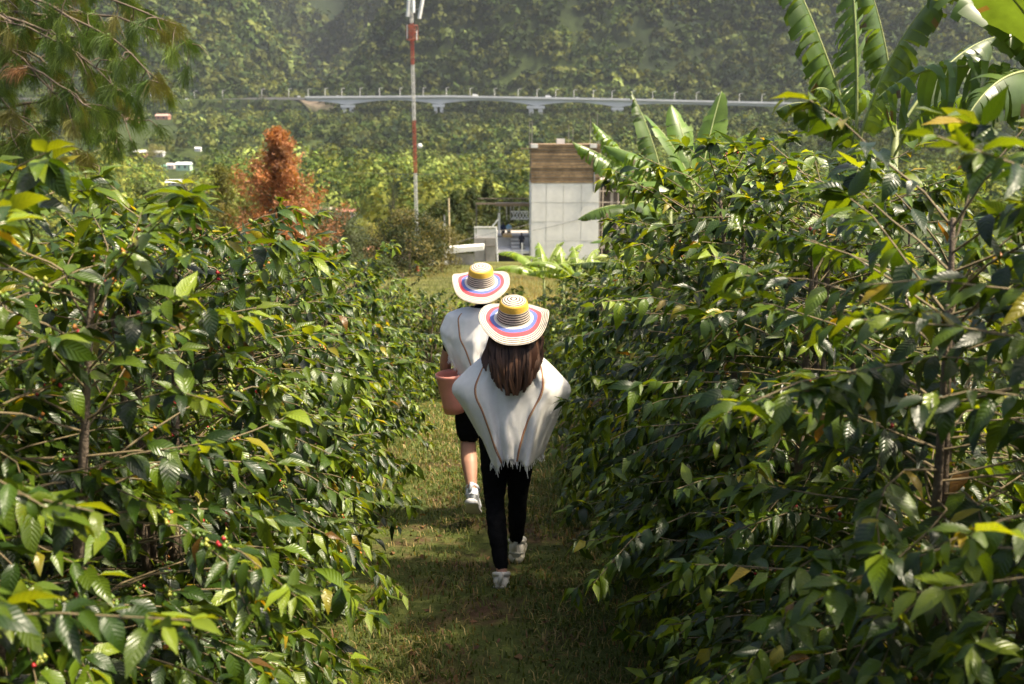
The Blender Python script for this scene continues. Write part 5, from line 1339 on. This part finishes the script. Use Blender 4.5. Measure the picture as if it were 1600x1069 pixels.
def far_person(px, py_foot, Y, top, bottom, label, lean=0.0, h=1.7):
    p = at(px, py_foot, Y); root = thing('person', p, label, 'person', 'people on the terrace')
    b = MB(); k = h / 1.7
    head(b, (0, .02, 1.56 * k), 0, k); limb(b, [(0, 0, 1.3 * k), (0, .01, 1.47 * k)], [.06, .05], 8, k=4)
    limb(b, [(0, 0, .9 * k), (0, 0, 1.15 * k), (0, 0, 1.36 * k)], [.15, .16, .12], 12, ell=.65, k=8, ax=(1, 0, 0))
    for s in (-1, 1):
        limb(b, [(s * .09, 0, .9 * k), (s * .1, .02, .48 * k), (s * .1, -.02, .06 * k)], [.085, .058, .04], 10, k=8)
        limb(b, [(s * .1, -.02, .05 * k), (s * .1, .16, .03 * k)], [.042, .03], 8, k=4)
        limb(b, [(s * .18, 0, 1.32 * k), (s * .24, .03, 1.06 * k), (s * .17, .2, .98 * k)], [.05, .04, .028], 10, k=8); hand(b, (s * .17, .2, .98 * k), (-s * .3, .8, 0), (0, .2, 1), .4, 1, -s)
    o = build('body', b, M_SKIN, root, True); remesh(o, .012, 3)
    c = MB(); limb(c, [(0, 0, .9 * k), (0, 0, 1.15 * k), (0, 0, 1.38 * k)], [.17, .18, .14], 12, ell=.7, k=8, ax=(1, 0, 0))
    for s in (-1, 1): limb(c, [(s * .18, 0, 1.34 * k), (s * .23, .02, 1.12 * k)], [.065, .06], 10, k=5)
    c.c = [top] * len(c.f); build('shirt', c, M_CLOTHT, root, True)
    c = MB(); limb(c, [(0, 0, .86 * k), (0, 0, .96 * k)], [.165, .165], 12, ell=.72, k=5, ax=(1, 0, 0))
    for s in (-1, 1): limb(c, [(s * .09, 0, .9 * k), (s * .1, .02, .48 * k), (s * .1, -.02, .12 * k)], [.1, .078, .065], 10, k=8)
    c.c = [bottom] * len(c.f); build('trousers', c, M_CLOTHT, root, True)
    hb = MB(); ball(hb, (0, -.015, 1.6 * k), (.088, .1, .10)); hb.c = [(.02, .015, .012)] * len(hb.f); build('hair', hb, M_HAIR, root, True)
far_person(786, 375.5, 92.5, (.03, .04, .08), (.02, .02, .025), 'person in dark navy clothes standing on the terrace')
far_person(795, 375.5, 93.5, (.32, .50, .62), (.45, .30, .15), 'person in light blue shirt and tan trousers on the terrace')
far_person(815, 393, 89.5, (.05, .05, .06), (.04, .04, .05), 'person in dark clothes below the terrace beside the white post')
# ------------------------------------------------------------------ grass and litter on the path
def path_x(Y): return -0.06 - 0.035 * (Y - 4.45)
def make_grass():
    rg = np.random.RandomState(5); n = 70000
    Y = 2.2 * (19 / 2.2) ** rg.rand(n); X = path_x(Y) + rg.randn(n) * 0.55
    w = fbm(X * 1.1, Y * 1.1, 31, 3) + 0.35 * np.abs(X - path_x(Y)) - 0.25 * np.exp(-((X - path_x(Y)) / 0.16) ** 2)
    k = w > rg.uniform(-1.1, 0.15, n); X, Y, w = X[k], Y[k], w[k]; n = len(X)
    P = np.stack([X, Y, ground_z(X, Y) - 0.004], -1)
    h = rg.uniform(0.02, 0.06, n) * (1 + 0.5 * np.clip(w, 0, 1)); a = rg.rand(n) * 6.28; ln = rg.uniform(0.2, 1.3, n)
    wd = rg.uniform(0.0016, 0.0035, n) * (1 + Y / 9)
    dx, dy = np.cos(a), np.sin(a); sx, sy = -dy, dx
    mid = P + np.stack([dx * h * .3 * ln, dy * h * .3 * ln, h * .6], -1); tip = P + np.stack([dx * h * ln, dy * h * ln, h * (1.05 - .35 * ln)], -1)
    S = np.stack([sx * wd, sy * wd, wd * 0], -1)
    V = np.stack([P - S, P + S, mid + S * .7, mid - S * .7, tip], 1).reshape(-1, 3)
    b = (np.arange(n) * 5)[:, None]
    F = np.concatenate([b + [0, 1, 2], b + [0, 2, 3], b + [3, 2, 4]], 0)
    r = rg.rand(n)[:, None]
    c = np.where(r < .5, [0.055, 0.085, 0.016], np.where(r < .75, [0.10, 0.12, 0.025], np.where(r < .92, [0.22, 0.18, 0.07], [0.14, 0.08, 0.035])))
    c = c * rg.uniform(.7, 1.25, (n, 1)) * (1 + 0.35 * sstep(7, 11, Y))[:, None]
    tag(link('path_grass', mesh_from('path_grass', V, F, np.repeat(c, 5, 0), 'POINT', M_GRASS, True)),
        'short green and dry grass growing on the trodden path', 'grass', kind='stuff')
    # fallen leaves
    q = 260; Y = 2.4 * (12 / 2.4) ** rg.rand(q); X = path_x(Y) + rg.uniform(-.75, .75, q)
    P = np.stack([X, Y, ground_z(X, Y) + 0.012], -1); a = rg.rand(q) * 6.28
    Fr = frames(np.stack([np.cos(a), np.sin(a), rg.randn(q) * .15], -1), np.tile([0, 0, 1.], (q, 1)) + rg.randn(q, 3) * .35)
    V, F, UV = scatter(*LEAF_T[1], P, Fr, rg.uniform(.04, .10, q))
    c = np.where(rg.rand(q, 1) < .75, [0.12, 0.06, 0.032], [0.22, 0.12, 0.05]) * rg.uniform(.5, 1.2, (q, 1))
    tag(link('leaf_litter', mesh_from('leaf_litter', V, F, np.repeat(c, len(LEAF_T[1][0]), 0), 'POINT', M_TREE, True)),
        'dry brown fallen leaves scattered over the path', 'leaf litter', kind='stuff')
make_grass()

def bank_grass():
    rg = np.random.RandomState(8); n = 45000
    Y = 15 * (80 / 15) ** rg.rand(n); X = rg.uniform(-.28, .16, n) * Y
    P = np.stack([X, Y, ground_z(X, Y) - .01], -1); h = rg.uniform(.08, .26, n) * (.6 + .6 * (fbm(X / 2, Y / 3, 71, 3) > 0)); a = rg.rand(n) * 6.28; ln = rg.uniform(.2, 1.0, n); wd = rg.uniform(.006, .014, n)
    d = np.stack([np.cos(a) * h * ln, np.sin(a) * h * ln, h], -1); S = np.stack([-np.sin(a) * wd, np.cos(a) * wd, wd * 0], -1)
    V = np.stack([P - S, P + S, P + d], 1).reshape(-1, 3); F = np.arange(3 * n).reshape(-1, 3)
    t = sstep(-.3, .6, fbm(X / 3, Y / 5, 73, 3))[:, None]
    c = (np.array([.085, .11, .022]) * (1 - t) + np.array([.22, .17, .05]) * t) * rg.uniform(.6, 1.3, (n, 1))
    tag(link('bank_grass', mesh_from('bank_grass', V, F, np.repeat(c, 3, 0), 'POINT', M_GRASS, False)), 'rough grass on the open bank before the building', 'grass', kind='stuff')
bank_grass()
# ------------------------------------------------------------------ air between the camera and the mountain
def haze():
    m = bpy.data.materials.new('haze_air'); m.use_nodes = True; n = m.node_tree.nodes; l = m.node_tree.links
    n.remove(n['Principled BSDF']); v = n.new('ShaderNodeVolumePrincipled')
    v.inputs['Color'].default_value = (.82, .91, 1.0, 1); v.inputs['Density'].default_value = 0.000042; v.inputs['Anisotropy'].default_value = 0.0
    l.new(v.outputs[0], n['Material Output'].inputs['Volume'])
    o = build('haze', MB().box(-3300, 3300, -40, 3700, -120, 1100), m); tag(o, 'thin pale haze filling the valley air', 'haze', kind='stuff')
haze()
